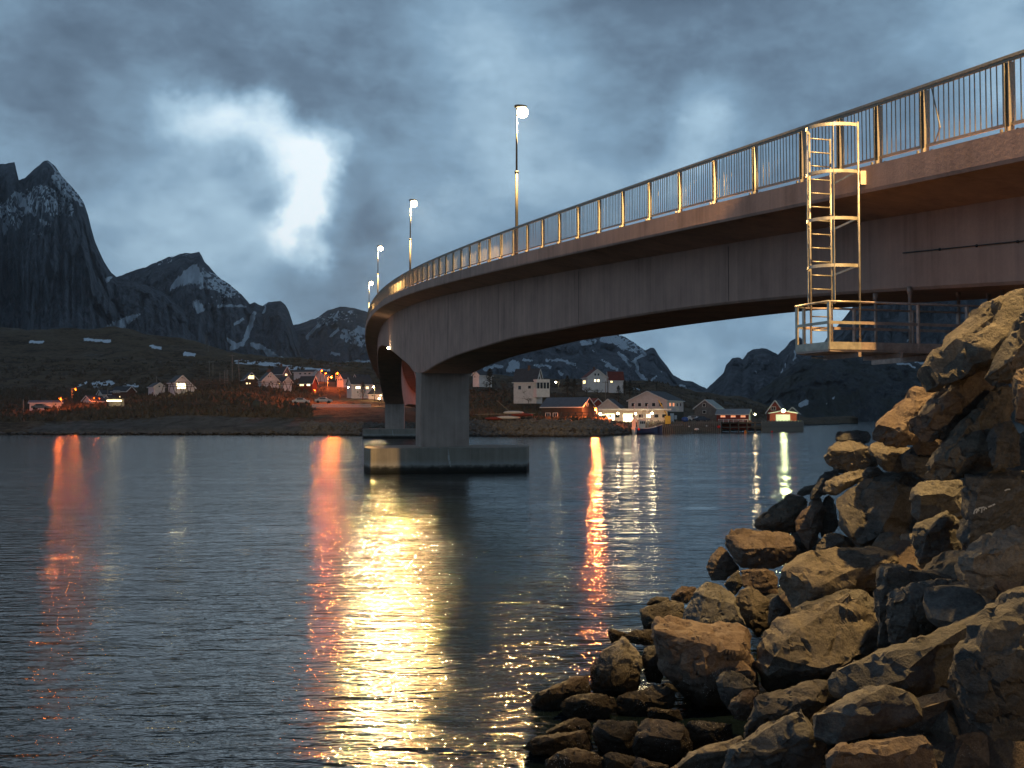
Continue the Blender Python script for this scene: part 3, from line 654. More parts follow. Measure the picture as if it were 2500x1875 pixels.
B('G', 9.6, [(280,1659),(350,1480),(430,1420),(600,1320),(820,1170),(1010,1110),(1130,1010),(1220,1140),(1270,1380),(1420,1400),(1380,1520),(1280,1640),(1250,1800),(200,1800)], [(700,1500,.28),(1120,1070,.18),(1200,1390,.2),(450,1460,.15)], 'broad grey boulder with a notched crest at the bottom middle', 'rock2')
B('G', 8.2, [(1370,1580),(1410,1490),(1480,1470),(1520,1400),(1640,1375),(2212,1320),(2500,1300),(2600,1800),(1400,1800)], [(1520,1480,.15),(2000,1500,.15)], 'low dark slab at the bottom edge right of the notched boulder', 'rock3')
B('G', 12.3, [(205,680),(290,620),(400,600),(490,620),(550,710),(560,790),(680,810),(400,930),(340,1020),(240,860)], [(500,790,.24),(330,750,.2)], 'small stone with a gold oval top in front of the big square block', 'rock2')
B('G', 11.8, [(345,1000),(370,930),(500,830),(600,810),(680,815),(660,960),(600,1130),(520,1155),(400,1130)], [], 'round dark stone below the gold-topped small one', 'rock3')
B('G', 10.2, [(-400,1800),(-60,1500),(0,1470),(300,1370),(490,1325),(500,1390),(400,1480),(300,1620),(250,1800)], [(0,1510,.14),(370,1470,.14)], 'flat gold-topped slab at the bottom edge left of the notched boulder')
B('D', 13.9, [(410,1010),(430,900),(600,880),(700,890),(880,980),(1130,1000),(1365,985),(1400,1130),(1440,1400),(1500,1640),(1480,1850),(1250,1930),(1000,1930),(900,1800),(650,1600),(480,1400),(415,1200)], [(430,1020,.14),(700,1050,.2),(880,1150,.32),(1100,1150,.32),(1320,1150,.30),(940,1300,.36),(960,1700,.32),(1000,1880,.2)], 'big square-edged block with a flat top, centre left of the pile', 'rock3', .9, .5)
B('D', 16.8, [(700,900),(720,820),(870,570),(980,510),(1060,540),(1160,570),(1260,680),(1260,720),(1350,960),(1350,1010),(880,1030)], [(920,660,.22),(880,990,.28),(1250,740,.22),(1330,980,.22)], 'dark blue-grey block with sloping left side behind the square-edged block', 'rock2')
B('D', 18.2, [(265,800),(560,700),(750,730),(700,900),(440,930),(410,1010),(300,1000)], [(290,800,.08),(430,930,.2),(590,890,.1)], 'gold wedge boulder with a dark end at the waterline')
B('D', 20.0, [(320,760),(360,700),(440,665),(570,670),(580,720),(480,760)], [], 'low black wet stone behind the gold wedge', 'rock2')
B('D', 19.5, [(575,690),(640,600),(690,560),(860,570),(790,700),(750,740)], [], 'reddish-brown stone at the waterline behind the blue-grey block', 'rock3')
B('D', 21.0, [(960,360),(980,270),(1060,190),(1110,130),(1160,170),(1300,380),(1200,450),(1140,500),(990,500)], [(1050,290,.18),(1180,320,.15)], 'gold-faced boulder with a dark left half under the wide dark boulder', 'rock3')
B('B', 20.0, [(280,1400),(280,1340),(320,1250),(450,1220),(700,1240),(790,1290),(900,1285),(1000,1320),(1040,1400),(1100,1480),(1000,1590),(800,1640),(600,1640),(440,1650),(330,1500)], [(800,1430,.26),(500,1450,.24),(1030,1410,.14)], 'wide dark flat boulder overhanging the water, left of the upright one', 'rock3')
B('D', 19.2, [(1130,540),(1220,440),(1290,385),(1340,540),(1250,660),(1180,600)], [], 'small dark stone under the wide flat boulder', 'rock2')
B('D', 18.6, [(1300,400),(1500,370),(1640,400),(1700,470),(1700,640),(1500,620),(1340,560)], [(1520,400,.1)], 'brown stone with a gold right face under the wide flat boulder', 'rock3')
B('D', 17.6, [(1260,660),(1300,600),(1380,540),(1620,700),(1620,900),(1590,1030),(1500,1085),(1380,980),(1260,720)], [(1430,780,.2),(1440,980,.2)], 'jagged gold-lit boulder between blue-grey block and tan mound')
B('D', 16.8, [(1610,700),(1640,660),(1690,630),(1740,700),(1820,800),(1820,880),(1680,940),(1600,990)], [], 'small purple-grey stone above the left end of the tan mound', 'rock2')
B('D', 16.5, [(1690,480),(1780,400),(1830,340),(1900,250),(2070,215),(2340,170),(2680,165),(2900,175),(2950,240),(2970,350),(2740,400),(2600,620),(2300,600),(2050,740),(1820,790),(1720,640)], [(1730,520,.05),(2000,520,.26),(2450,420,.24),(2850,310,.18),(2000,720,.2)], 'long flat boulder with rippled gold top under the big smooth slab')
B('F', 14.6, [(740,700),(800,620),(950,470),(1050,400),(1130,450),(1230,600),(1240,800),(1200,950),(1110,970),(850,950),(750,900)], [(940,650,.22),(1080,460,.05),(1110,940,.2),(960,950,.2)], 'tilted wet boulder with barnacles at the waterline, left of the square block')
B('F', 17.6, [(900,340),(940,330),(1110,380),(1060,440),(940,475)], [], 'small dark wet stone farthest left behind the barnacled boulder', 'rock2')
B('F', 17.2, [(1060,400),(1140,350),(1350,340),(1360,480),(1250,490),(1130,460)], [], 'low flat stone between barnacled boulder and gold wedge')
B('F', 14.9, [(1240,600),(1270,500),(1360,490),(1440,760),(1420,860),(1280,830)], [], 'grey stone squeezed left of the big square-edged block', 'rock2')
B('F', 13.8, [(140,1020),(240,940),(480,870),(560,800),(740,780),(750,940),(580,960),(480,1080),(470,1110),(330,1120),(170,1060)], [], 'weed-covered pointed rock reaching farthest left into the water', 'rock3')
B('F', 13.3, [(465,1040),(540,970),(750,935),(900,960),(985,1010),(990,1100),(900,1180),(540,1185),(470,1110)], [], 'smooth dark rounded rock with a barnacle line below', 'rock2')
B('F', 13.5, [(975,980),(1240,965),(1340,880),(1470,885),(1570,930),(1560,1095),(1270,1090),(1180,1165),(1000,1130)], [(1280,1010,.15)], 'ridged brown rock beside the smooth dark rounded one')
B('F', 13.1, [(1265,1075),(1600,1110),(1620,1200),(1280,1180)], [], 'thin flat stone in front of the ridged brown rock', 'rock2')
B('F', 12.4, [(290,1340),(470,1230),(620,1180),(700,1190),(760,1260),(770,1400),(500,1360),(300,1355)], [], 'seaweed-covered rock at the water, behind a longer one', 'rock3')
B('F', 11.8, [(100,1470),(240,1360),(500,1340),(690,1295),(740,1370),(780,1500),(620,1470),(410,1530),(330,1510),(200,1530)], [], 'long seaweed-covered rock pointing into the golden reflection', 'rock3')
B('F', 11.9, [(770,1210),(1000,1215),(1200,1210),(1200,1310),(1140,1420),(1170,1560),(880,1530),(790,1450),(760,1290)], [], 'black barnacled block in the wet gap near the bottom', 'rock2')
B('F', 11.6, [(1140,1410),(1200,1290),(1220,1200),(1300,1190),(1640,1220),(1650,1440),(1740,1480),(1600,1560),(1500,1640),(1200,1560),(1140,1480)], [(1240,1340,.2),(1640,1400,.24)], 'brown boulder with a lit upper ledge near the bottom', 'rock3')
B('F', 12.0, [(1650,1240),(1700,1215),(1920,1220),(2100,1240),(2100,1400),(1760,1480),(1650,1440)], [], 'dark slab wedged right of the brown ledge boulder', 'rock2')
B('F', 11.0, [(290,1580),(410,1520),(600,1470),(780,1500),(900,1570),(980,1659),(980,1750),(350,1750)], [], 'wet dome-shaped rock at the bottom edge by the water', 'rock3')
B('F', 10.9, [(860,1540),(940,1500),(1050,1560),(1180,1560),(1140,1620),(1200,1750),(900,1750)], [], 'small black stone at the bottom edge', 'rock2')
B('F', 10.8, [(1130,1650),(1200,1560),(1500,1640),(1480,1750),(1130,1750)], [], 'barnacle-speckled stone at the bottom edge under the brown ledge', 'rock3')

B('F', 14.8, [(1420,830),(1700,930),(1960,1130),(1920,1300),(1600,1230),(1480,1080)], [], 'black wet stone in the hollow under the big square-edged block', 'rock2')
B('B', 20.9, [(980,1270),(1130,1290),(1260,1480),(1180,1580),(1010,1500)], [], 'dark stone filling the gap right of the wide flat boulder', 'rock2')
B('C', 17.2, [(900,120),(1100,30),(1300,120),(1300,420),(1120,330),(960,260)], [], 'dark stone filling the gap below the golden wedge and left of the knobbly boulder', 'rock2')
B('A', 17.0, [(1060,1400),(1300,1500),(1420,1640),(1380,1760),(1100,1740),(1040,1600)], [], 'shadowed stone under the long dark boulder', 'rock3')
# ---------------------------------------------------------------- near bank under the boulders
ctrl = [(c.x, c.y+s*.3, c.z-s*.5-1.05) for c, s, o in ROCKS]+[(0, 0, 2.2), (2.5, 2, 2.3), (5, 0, 3.0), (-3, 0, -.6), (-4, -10, 1.5), (0, -12, 3), (8, -10, 4.5), (14, 2, 5.4), (12, 8, 5.6), (20, 10, 6.5), (14, 14, 5.8), (30, 12, 6.8), (18, 22, 5.0),
    (13, 24, 3.6), (9, 24, 2.0), (9.5, 30, .2), (14, 34, .4), (20, 34, 1.5), (7, 28, -1), (10, 40, -2), (30, 45, .5), (0, 22, -2.5), (4, 27, -2.5), (-2, 12, -2.5), (-4, 6, -2), (-6, 2, -2), (-1, 16, -2.5), (1, 18, -2.5), (-9, -6, -2), (45, 20, 7), (60, 50, 3), (50, -10, 7)]
ctrl = np.array(ctrl)
def bank_z(x, y):
    d2 = (ctrl[:, 0][None]-x[:, None])**2+(ctrl[:, 1][None]-y[:, None])**2+.25
    w = 1/d2**1.7; z = (w*ctrl[:, 2][None]).sum(1)/w.sum(1)
    xw = np.interp(y, [-14, 0, 5, 8, 11, 14, 16, 19, 21, 23, 26, 30, 60], [-6, -4, -2.0, -.2, .1, .3, 1.0, 2.2, 3.9, 6.0, 9.0, 11.5, 30])
    return np.minimum(z, -.35+(x-xw)*1.1)
gx = np.concatenate([np.arange(-9, 16, .3), np.arange(16, 64, 2.0)]); gy = np.concatenate([np.arange(-14, 4, 1.0), np.arange(4, 34, .3), np.arange(34, 56, 2.0)])
GX, GY = np.meshgrid(gx, gy); GZ = bank_z(GX.ravel(), GY.ravel()).reshape(GX.shape)
idx = np.arange(GX.size).reshape(GX.shape); q = np.stack([idx[:-1, :-1], idx[:-1, 1:], idx[1:, 1:], idx[1:, :-1]], -1).reshape(-1, 4)
bank = grid_mesh('shore_embankment', np.stack([GX, GY, GZ], -1).reshape(-1, 3), q, M['rock3']); tag(bank, kind='structure')
# smaller stones filling the gaps: shared meshes, each stone its own object
def rand_rock(seed, detail=7):
    r = random.Random(seed); pts = []
    for i in range(11):
        v = Vector((r.gauss(0, 1), r.gauss(0, 1), r.gauss(0, 1))).normalized(); pts.append(Vector((v.x*.55, v.y*.48, v.z*.36))*r.uniform(.85, 1.05))
    o, c, s = hull_rock(pts, seed+100, 'stone', M['rock' if seed % 3 == 0 else 'rock2' if seed % 3 == 1 else 'rock3'], detail); o.location = (0, 0, 0); return o
protos = [rand_rock(k, 12) for k in range(6)]
r = random.Random(11); placed = 0; tries = 0
rc = np.array([(c.x, c.y, c.z) for c, s, o in ROCKS]); rs = np.array([s for c, s, o in ROCKS])
bpy.context.view_layer.update(); dg = bpy.context.evaluated_depsgraph_get(); SPOTS = []
while placed < 280 and tries < 7000:
    tries += 1; px = r.uniform(1330, 2620); py = r.uniform(760, 1900)
    Yr = np.arange(4.0, 27, .12); v = (CY-py)/FPX; zr = (v*Yr*CP+Yr*SP)/(CP-v*SP); xr = (px-CX)/FPX*(Yr*CP+zr*SP)
    g = bank_z(xr, Yr)+.15-(zr+CAMZ); hit = np.argmax(g > 0)
    if g[hit] <= 0 or Yr[hit] > 26: continue
    x, y, z = float(xr[hit]), float(Yr[hit]), float(zr[hit]+CAMZ)
    if z < -.5: continue
    d0 = (Vector((x, y, z))-Vector((0, 0, CAMZ))).normalized()
    if tries < 6500:
        hit_ = sc.ray_cast(dg, Vector((0, 0, CAMZ)), d0)
        if not hit_[0] or hit_[4].name != 'shore_embankment': continue
    elif placed > 250: break
    if any((x-a_)**2+(y-b2)**2 < (.26*c2)**2 for a_, b2, c2 in SPOTS): continue
    sz = r.uniform(.7, 1.25)*(.5+.035*y); SPOTS.append((x, y, sz))
    o = protos[placed % 6] if placed < 6 else copy_part(protos[placed % 6], bank)
    o.parent = bank; o.location = (x+d0.x*sz*.45, y+d0.y*sz*.45, z-sz*.12); o.rotation_euler = (r.uniform(-.6, .6), r.uniform(-.6, .6), r.uniform(0, 6.28)); o.scale = (sz*1.2, sz*1.15, sz*1.05); placed += 1
# white scratches and a scrap of dry grass on the dark block
blk = [o for c, s_, o in ROCKS if 'white scratches' in o['label']][0]
bpy.context.view_layer.update()
def on_rock(o, x, y, crop='C'):
    ox, oy, s_ = CROP[crop]; d = W(ox+x*s_, oy+y*s_, 10)-Vector((0, 0, CAMZ)); d.normalize(); mw = o.matrix_world.inverted()
    ok, loc, nrm, i = o.ray_cast(mw@Vector((0, 0, CAMZ)), mw.to_3x3()@d); return (loc-d*.012) if ok else None
r = random.Random(5)
for pts in ([(1690,745),(1700,705),(1725,690)],[(1715,735),(1735,690),(1745,715)],[(1770,730),(1775,685)],[(1795,705),(1805,675),(1825,690)],[(1840,672),(1880,655)],[(1885,652),(1912,640)],[(1740,685),(1800,672)],[(2012,502),(2040,488),(2068,488)]):
    q = [on_rock(blk, *p) for p in pts]
    if all(v is not None for v in q):
        mb = MB()
        for a, b_ in zip(q[:-1], q[1:]): mb.bar(a, b_, .016, .004, Vector((.2, -1, .1)))
        mb.build('paint_scratch', M['paint_white'], blk)
# ================================================================ MOUNTAINS AND TERRAIN
def in_poly(px, py, poly):
    c = np.zeros(px.shape, bool); n = len(poly)
    for i in range(n):
        x0, y0 = poly[i]; x1, y1 = poly[(i+1) % n]
        if y0 == y1: continue
        m = ((y0 > py) != (y1 > py)); xx = (x1-x0)*(py-y0)/(y1-y0)+x0; c ^= m & (px < xx)
    return c
def seg_dist(px, py, pts):
    d = np.full(px.shape, 1e9)
    for (x0, y0), (x1, y1) in zip(pts[:-1], pts[1:]):
        L = (x1-x0)**2+(y1-y0)**2+1e-9; t = np.clip(((px-x0)*(x1-x0)+(py-y0)*(y1-y0))/L, 0, 1)
        d = np.minimum(d, np.hypot(px-x0-t*(x1-x0), py-y0-t*(y1-y0)))
    return d
def vnoise(x, y, seed):
    """cheap numpy value noise, -1..1"""
    x = x+seed*17.3; y = y+seed*9.1
    xi = np.floor(x).astype(np.int64); yi = np.floor(y).astype(np.int64); fx = x-xi; fy = y-yi
    fx = fx*fx*(3-2*fx); fy = fy*fy*(3-2*fy)
    def h(a, b_):
        n = (a*374761393+b_*668265263+seed*2147483) & 0x7fffffff; n = ((n ^ (n >> 13))*1274126177) & 0x7fffffff
        return ((n ^ (n >> 16)) & 0xffff)/32767.5-1
    return (h(xi, yi)*(1-fx)+h(xi+1, yi)*fx)*(1-fy)+(h(xi, yi+1)*(1-fx)+h(xi+1, yi+1)*fx)*fy
def fbm(x, y, seed, o=5, ridged=False):
    s = 0; a = 1; t = 0
    for i in range(o):
        n = vnoise(x*2.03**i, y*2.03**i, seed+i*3); s = s+a*((1-2*np.abs(n)) if ridged else n); t += a; a *= .52
    return s/t
def mtn_mat(name, lo, hi, snowcol=(.84, .89, .94), veg=None):
    m, nt, b = newmat(name); P = nn(nt, 'ShaderNodeNewGeometry').outputs['Position']
    sc1 = 1/40.0
    f = noisen(nt, mapn(nt, P, (sc1, sc1, sc1*.55)), 1.0, 8, .68, .3); f2 = noisen(nt, mapn(nt, P, (.12, .12, .035)), 1.0, 5, .65)
    c = ramp(nt, mathn(nt, 'ADD', mathn(nt, 'MULTIPLY', f, .6), mathn(nt, 'MULTIPLY', f2, .4)), [(.40, lo), (.50, tuple((x+y)/2 for x, y in zip(lo, hi))), (.58, hi)])
    if veg:
        z = nn(nt, 'ShaderNodeSeparateXYZ'); nt.links.new(P, z.inputs[0])
        vf = ramp(nt, mathn(nt, 'ADD', f, mathn(nt, 'MULTIPLY', z.outputs[2], -.0012)), [(.40, (0, 0, 0)), (.52, (1, 1, 1))]); c = mixc(nt, mathn(nt, 'MULTIPLY', vf, .7), c, veg)
    at = nn(nt, 'ShaderNodeAttribute', attribute_name='snow')
    sf = mathn(nt, 'ADD', at.outputs['Fac'], mathn(nt, 'MULTIPLY', mathn(nt, 'SUBTRACT', noisen(nt, mapn(nt, P, (.06, .06, .09)), 1.0, 6, .7), .5), 1.1))
    c = mixc(nt, ramp(nt, sf, [(.44, (0, 0, 0)), (.50, (1, 1, 1))]), c, snowcol)
    nt.links.new(c, b.inputs['Base Color']); b.inputs['Roughness'].default_value = .95; b.inputs['Specular IOR Level'].default_value = .1
    bp = nn(nt, 'ShaderNodeBump', i_Strength=1.0, i_Distance=26.0); nt.links.new(mathn(nt, 'ADD', f, mathn(nt, 'MULTIPLY', f2, .5)), bp.inputs['Height']); nt.links.new(bp.outputs[0], b.inputs['Normal'])
    return m
def attr(o, name, vals):
    a = o.data.attributes.new(name, 'FLOAT', 'POINT'); a.data.foreach_set('value', np.asarray(vals, dtype=np.float32))
def Wz(px, py, Y):   # vectorised z and x
    v = (CY-py)/FPX; z = (v*Y*CP+Y*SP)/(CP-v*SP); return (px-CX)/FPX*(Y*CP+z*SP), CAMZ+z
def mountain(name, ridge, D, Df, mat, seed, step=3.0, rows=80, amp=.16, snow=(), polys=(), speck=(), power=1.0, base_z=-4, lumps=1.0, rel=None):
    rx = np.array([p[0] for p in ridge], float); ry = np.array([p[1] for p in ridge], float)
    px = np.arange(rx[0], rx[-1]+step, step); pyr = np.interp(px, rx, ry)
    pyr = pyr+fbm(px/14., px*0, seed+50, 4)*3.0*lumps
    _, zr = Wz(px, pyr, np.full_like(px, D)); zr = np.maximum(zr, base_z+.5)
    t = np.linspace(0, 1, rows); T, PXX = np.meshgrid(t, px, indexing='ij')
    ZR = np.broadcast_to(zr, T.shape)
    # front: foot at Df, ridge at D; gullies run down the face
    g = T**power
    Y = Df+(D-Df)*T
    gul = fbm(PXX/46., T*2.2+fbm(PXX/60, T*3, seed+9, 3)*.6, seed, 5, True); det = fbm(PXX/13., T*12, seed+4, 4)
    env = np.minimum(1, (1-T)*3.0)*np.minimum(1, T*5)
    hh = ZR-base_z
    Z = base_z+hh*g+hh*env*(amp*gul+amp*.33*det)
    Y = Y+env*(D-Df)*.22*gul
    Z = np.minimum(Z, base_z+hh*(.35+.65*T)+0*Z)
    # keep every point of the face under the traced skyline as seen from anywhere in front
    vv = (Z-CAMZ)/Y; vr = (zr-CAMZ)/D; Z = np.where(vv > vr[None, :]*.997, CAMZ+vr[None, :]*.997*Y, Z); Z[-1] = zr
    Xc = (PXX-CX)/FPX*Y*CP/ (1-0) ; Xc = (PXX-CX)/FPX*(Y*CP+(Z-CAMZ)*SP)
    # back slope
    bt = np.linspace(.12, 1, 8)[:, None]; YB = D+(D-Df)*.9*bt+0*zr[None, :]; ZB = base_z+(zr-base_z)[None, :]*(1-bt)**1.1; ZB[-1] = base_z-20; XB = ((px-CX)/FPX)[None, :]*YB
    X = np.vstack([Xc, XB]); Y2 = np.vstack([Y, YB]); Z2 = np.vstack([Z, ZB])
    nr, nc = X.shape; idx = np.arange(nr*nc).reshape(nr, nc); q = np.stack([idx[:-1, :-1], idx[:-1, 1:], idx[1:, 1:], idx[1:, :-1]], -1).reshape(-1, 4)
    o = grid_mesh(name, np.stack([X, Y2, Z2], -1).reshape(-1, 3), q, mat); tag(o, kind='structure')
    d = Y2*CP+(Z2-CAMZ)*SP; u = -Y2*SP+(Z2-CAMZ)*CP; ax = CX+FPX*X/d; ay = CY-FPX*u/d
    S = np.zeros(X.shape)
    wx = ax+fbm(ax/9, ay/9, seed+21, 3)*5; wy = ay+fbm(ax/9, ay/9, seed+33, 3)*5
    for pts, w in snow: S = np.maximum(S, np.clip(1.25-seg_dist(wx, wy, pts)/w*.75, 0, 1))
    for p in polys: S = np.maximum(S, np.where(in_poly(wx, wy, p), .9, 0))
    for pts, w, th in speck:
        k = fbm(ax/7, ay/4, seed+41, 4, True); S = np.maximum(S, np.where(seg_dist(ax, ay, pts) < w, np.clip((k-th)*3, 0, 1), 0))
    S[rows:] = 0
    attr(o, 'snow', S.ravel()); return o
Z1 = lambda pts: [(x*.452, 350+y*.452) for x, y in pts]
Z5 = lambda pts: [(1130+x*.226, 820+y*.226) for x, y in pts]
Z6 = lambda pts: [(1500+x*.226, 820+y*.226) for x, y in pts]
ZA = lambda pts: [(1980+x*.2351, 700+y*.2351) for x, y in pts]
MR = mtn_mat('mountain_rock', (.060, .068, .080), (.20, .212, .235))
MR2 = mtn_mat('mountain_rock_near', (.05, .056, .064), (.165, .172, .18), veg=(.05, .052, .032))
mountain('mountain', [(-500,600),(-300,470),(-200,520),(-120,430),(-40,405),(0,400),(36,397),(41,420),(46,441),(60,434),(80,415),(105,395),(118,391),(126,398),(135,407),(150,428),(175,455),(192,475),(205,495),(215,525),(225,565),(232,590),(240,608),(255,640),(272,666),(285,677),(300,682),(350,692),(400,715),(450,755),(475,790),(500,850),(530,885),(560,930),(600,1000)], 2500, 1500, MR, 1, 2.6, 110, .13,
    snow=[(Z1([(80,270),(110,290),(125,320),(150,355),(190,385)]), 4.5), (Z1([(215,410),(270,435)]), 3), (Z1([(20,440),(30,480)]), 4.5), (Z1([(170,487),(220,487)]), 2), (Z1([(265,100),(300,150)]), 2.2), (Z1([(575,740),(600,725)]), 3.5)],
    polys=[Z1([(550,1005),(650,1010),(772,916),(700,930),(600,970)])], speck=[(Z1([(300,190),(345,240),(360,290),(372,370)]), 12, .05), (Z1([(320,180),(400,250),(450,310)]), 15, .05), (Z1([(100,330),(230,290),(300,330)]), 30, .25), (Z1([(0,380),(60,410)]), 28, .2)], power=.72)
mountain('mountain', [(200,760),(270,680),(290,674),(330,660),(360,650),(400,632),(440,620),(470,618),(487,615),(493,625),(500,640),(530,672),(560,695),(590,720),(610,742),(622,738),(632,745),(642,748),(655,738),(685,735),(697,745),(705,760),(715,790),(730,830),(745,880),(770,930),(800,1000)], 3000, 2000, MR, 2, 2.4, 100, .14,
    snow=[(Z1([(1180,880),(1250,875),(1320,882)]), 3), (Z1([(1270,975),(1310,950)]), 3), (Z1([(1370,920),(1350,1000),(1310,1080),(1250,1105)]), 5.5), (Z1([(1230,1060),(1262,1082)]), 4), (Z1([(1440,870),(1420,915)]), 2), (Z1([(1370,1090),(1430,1110),(1480,1150),(1520,1165)]), 6), (Z1([(920,790),(1000,740),(1100,735)]), 3)],
    polys=[Z1([(1020,665),(1065,648),(1085,700),(1078,740),(1040,752),(960,772),(915,795),(935,750),(990,700)]), Z1([(1038,852),(1075,848),(1112,900),(1060,915)])], speck=[(Z1([(1080,740),(1180,750),(1235,790)]), 20, .1), (Z1([(860,640),(1000,600)]), 8, .45), (Z1([(1150,850),(1330,800)]), 14, .5), (Z1([(1100,690),(1180,740)]), 7, .3)], power=.8)
mountain('mountain', [(640,900),(690,810),(720,792),(745,786),(775,775),(800,757),(830,748),(870,752),(910,765),(960,790),(1040,800),(1120,815),(1180,800),(1260,790),(1340,800),(1421,808),(1469,812),(1514,818),(1548,836),(1575,856),(1582,854),(1589,850),(1596,850),(1601,856),(1607,866),(1617,880),(1627,892),(1636,905),(1645,917),(1660,925),(1672,930),(1692,933),(1710,942),(1723,948),(1750,975),(1790,1010)], 3300, 2200, MR, 3, 3.0, 100, .13,
    snow=[(Z1([(1660,1050),(1690,1005),(1722,985)]), 4.5), (Z1([(1785,1045),(1825,1000)]), 3), (Z1([(1800,960),(1830,905)]), 2), (Z1([(1935,1005),(1990,1025)]), 7), (Z1([(1790,1130),(1825,1138)]), 4), (Z1([(1880,1200),(1995,1190)]), 9),
      (Z5([(230,360),(340,320),(430,340)]), 4), (Z5([(660,265),(760,270)]), 2.2), (Z5([(900,270),(1060,260),(1200,310)]), 3.4), (Z5([(780,320),(850,315),(950,345)]), 2.5), (Z5([(1040,380),(1060,420)]), 3), (Z5([(1290,75),(1430,60)]), 5), (Z5([(1520,30),(1700,60),(1730,110)]), 8),
      (Z5([(1690,180),(1760,260),(1800,310),(1860,260),(1930,210),(1960,190)]), 4.6), (Z5([(1870,290),(1890,330),(1870,380),(1920,430),(1990,500)]), 4), (Z5([(2010,500),(2090,440)]), 2.4), (Z5([(1510,260),(1600,320),(1660,370)]), 2.4), (Z5([(1550,320),(1600,340)]), 4), (Z5([(1400,165),(1440,175)]), 1.6), (Z5([(1230,300),(1240,350)]), 1),
      (Z6([(710,530),(750,545)]), 2.2), (Z6([(765,540),(780,590),(830,600)]), 2.4), (Z6([(505,390),(515,380)]), 1.2)],
    polys=[Z5([(470,390),(500,280),(550,245),(610,300),(600,360),(560,395)])], speck=[(Z5([(1600,30),(1900,130)]), 14, .15), (Z1([(1870,1035),(1970,1065)]), 16, .1), (Z1([(1740,960),(1900,930)]), 14, .35)], power=.8)
mountain('mountain', [(1640,1010),(1723,950),(1749,926),(1767,910),(1773,890),(1787,875),(1800,872),(1808,873),(1813,877),(1825,861),(1835,855),(1846,852),(1862,850),(1872,852),(1882,856),(1892,862),(1899,866),(1908,856),(1918,847),(1929,834),(1943,826),(1954,823),(1961,828),(1967,837),(1980,840),(2000,838),(2020,850),(2060,880),(2120,930)], 2600, 1700, MR, 5, 2.2, 90, .12,
    snow=[(Z6([(1850,300),(1850,330)]), 1.8), (Z6([(1810,350),(1800,400)]), 1.8), (Z6([(1955,160),(1960,230),(1940,270)]), 1.6), (Z6([(1535,380),(1537,395)]), 1.2)], speck=[(Z6([(1420,370),(1600,300),(1900,150)]), 14, .62)], power=.8)
mountain('mountain', [(1900,960),(1960,870),(1989,847),(2011,837),(2027,813),(2041,800),(2064,772),(2076,756),(2120,705),(2200,640),(2330,590),(2480,560),(2700,600),(3000,700),(3300,900)], 1900, 1300, MR, 6, 4.0, 80, .10,
    snow=[(ZA([(600,660),(680,645),(745,632)]), 2.5), (ZA([(990,555),(1030,545)]), 1.2)], power=.8, lumps=.6)
mountain('mountain', [(1700,1024),(1790,1000),(1815,985),(1837,967),(1860,950),(1884,933),(1900,920),(1918,906),(1941,888),(1963,876),(1985,872),(2010,870),(2060,866),(2130,868),(2180,876),(2260,885),(2400,900),(2700,930),(3200,1000)], 1330, 1146, MR2, 8, 3.0, 70, .12, base_z=-3,
    snow=[(ZA([(770,760),(900,770),(1000,760),(1180,780)]), 4), (ZA([(900,790),(1080,830)]), 2.5), (ZA([(130,1210),(160,1210)]), 1.4), (ZA([(220,1160),(265,1148)]), 1), (Z6([(2010,745),(2075,715)]), 6)], power=.62, lumps=.8)
# ---------------------------------------------------------------- village side of the sound
TX = [-900,-300,0,150,300,450,600,750,900,1050,1150,1300,1450,1600,1700,1800,1900,1965,2000,2100]
TR = [(0,  [210,215,221,221,221,221,221,218,212,208,207,206,205,254,274,290,300,330,420,600], [-1.5]*20),
 (1, [5,5,5,5,5,5,5,5,5,5,5,5,4,4,4,4,4,4,4,4], [.8,1.0,1.1,1.2,1.2,1.3,1.4,1.7,1.9,1.8,1.8,1.8,1.7,1.2,1.2,1.2,1.2,-1.5,-1.5,-1.5]),
 (1, [16]*20, [2.5,2.5,3,3.2,3.8,4.2,4.2,3.9,3.7,3.4,3.4,3.2,3.0,2.5,2.4,2.4,2.4,-1.5,-1.5,-1.5]),
 (0, [275]*13+[276,290,305,315,340,430,610], [5,6,6.4,7.0,7.6,9.5,10,8.2,7.6,7,7,5.6,4.2,2.8,2.7,2.6,2.4,-1.5,-1.5,-1.5]),
 (0, [300]*13+[302,312,325,335,350,440,620], [7,8,8.6,8.8,9.2,12.2,12.8,10,9.8,10,10.6,10.6,8,3.2,3,3,2.4,-1.5,-1.5,-1.5]),
 (0, [350]*18+[450,630], [14,14,14,13,13,16,16.6,16.6,16,14,13,14,14.6,10,6,4.6,3,-1.5,-1.5,-1.5]),
 (0, [430]*18+[460,640], [26,26,26,26,25,26,27,27,26,22,20,18,18,17,12,9,4,-1.5,-1.5,-1.5])]
RY = [800,808,808,805,812,838,870,890,905,912,915,935,940,941,965,973,1005,1022,1022,1022]
TR.append((0, [600]*20, [CAMZ+(HZ-y)/FPX*600 for y in RY])); TR.append((0, [780]*20, [CAMZ+(HZ-y)/FPX*600*.55-8 for y in RY]))
tpx = np.arange(-900, 2100, 6.0); rowsY = []; rowsZ = []
for mode, yy, zz in TR:
    a = smooth_interp(tpx, TX, yy); z = np.interp(tpx, TX, zz if len(zz) == 20 else zz*20)
    rowsY.append(a if mode == 0 else rowsY[0]+a); rowsZ.append(z)
rowsY = np.array(rowsY); rowsZ = np.array(rowsZ)
tt = np.concatenate([np.linspace(0, 1, 6)[:-1], np.linspace(1, 2, 8)[:-1], np.linspace(2, 3, 22)[:-1], np.linspace(3, 4, 12)[:-1], np.linspace(4, 5, 18)[:-1], np.linspace(5, 6, 20)[:-1], np.linspace(6, 7, 26)[:-1], np.linspace(7, 8, 10)])
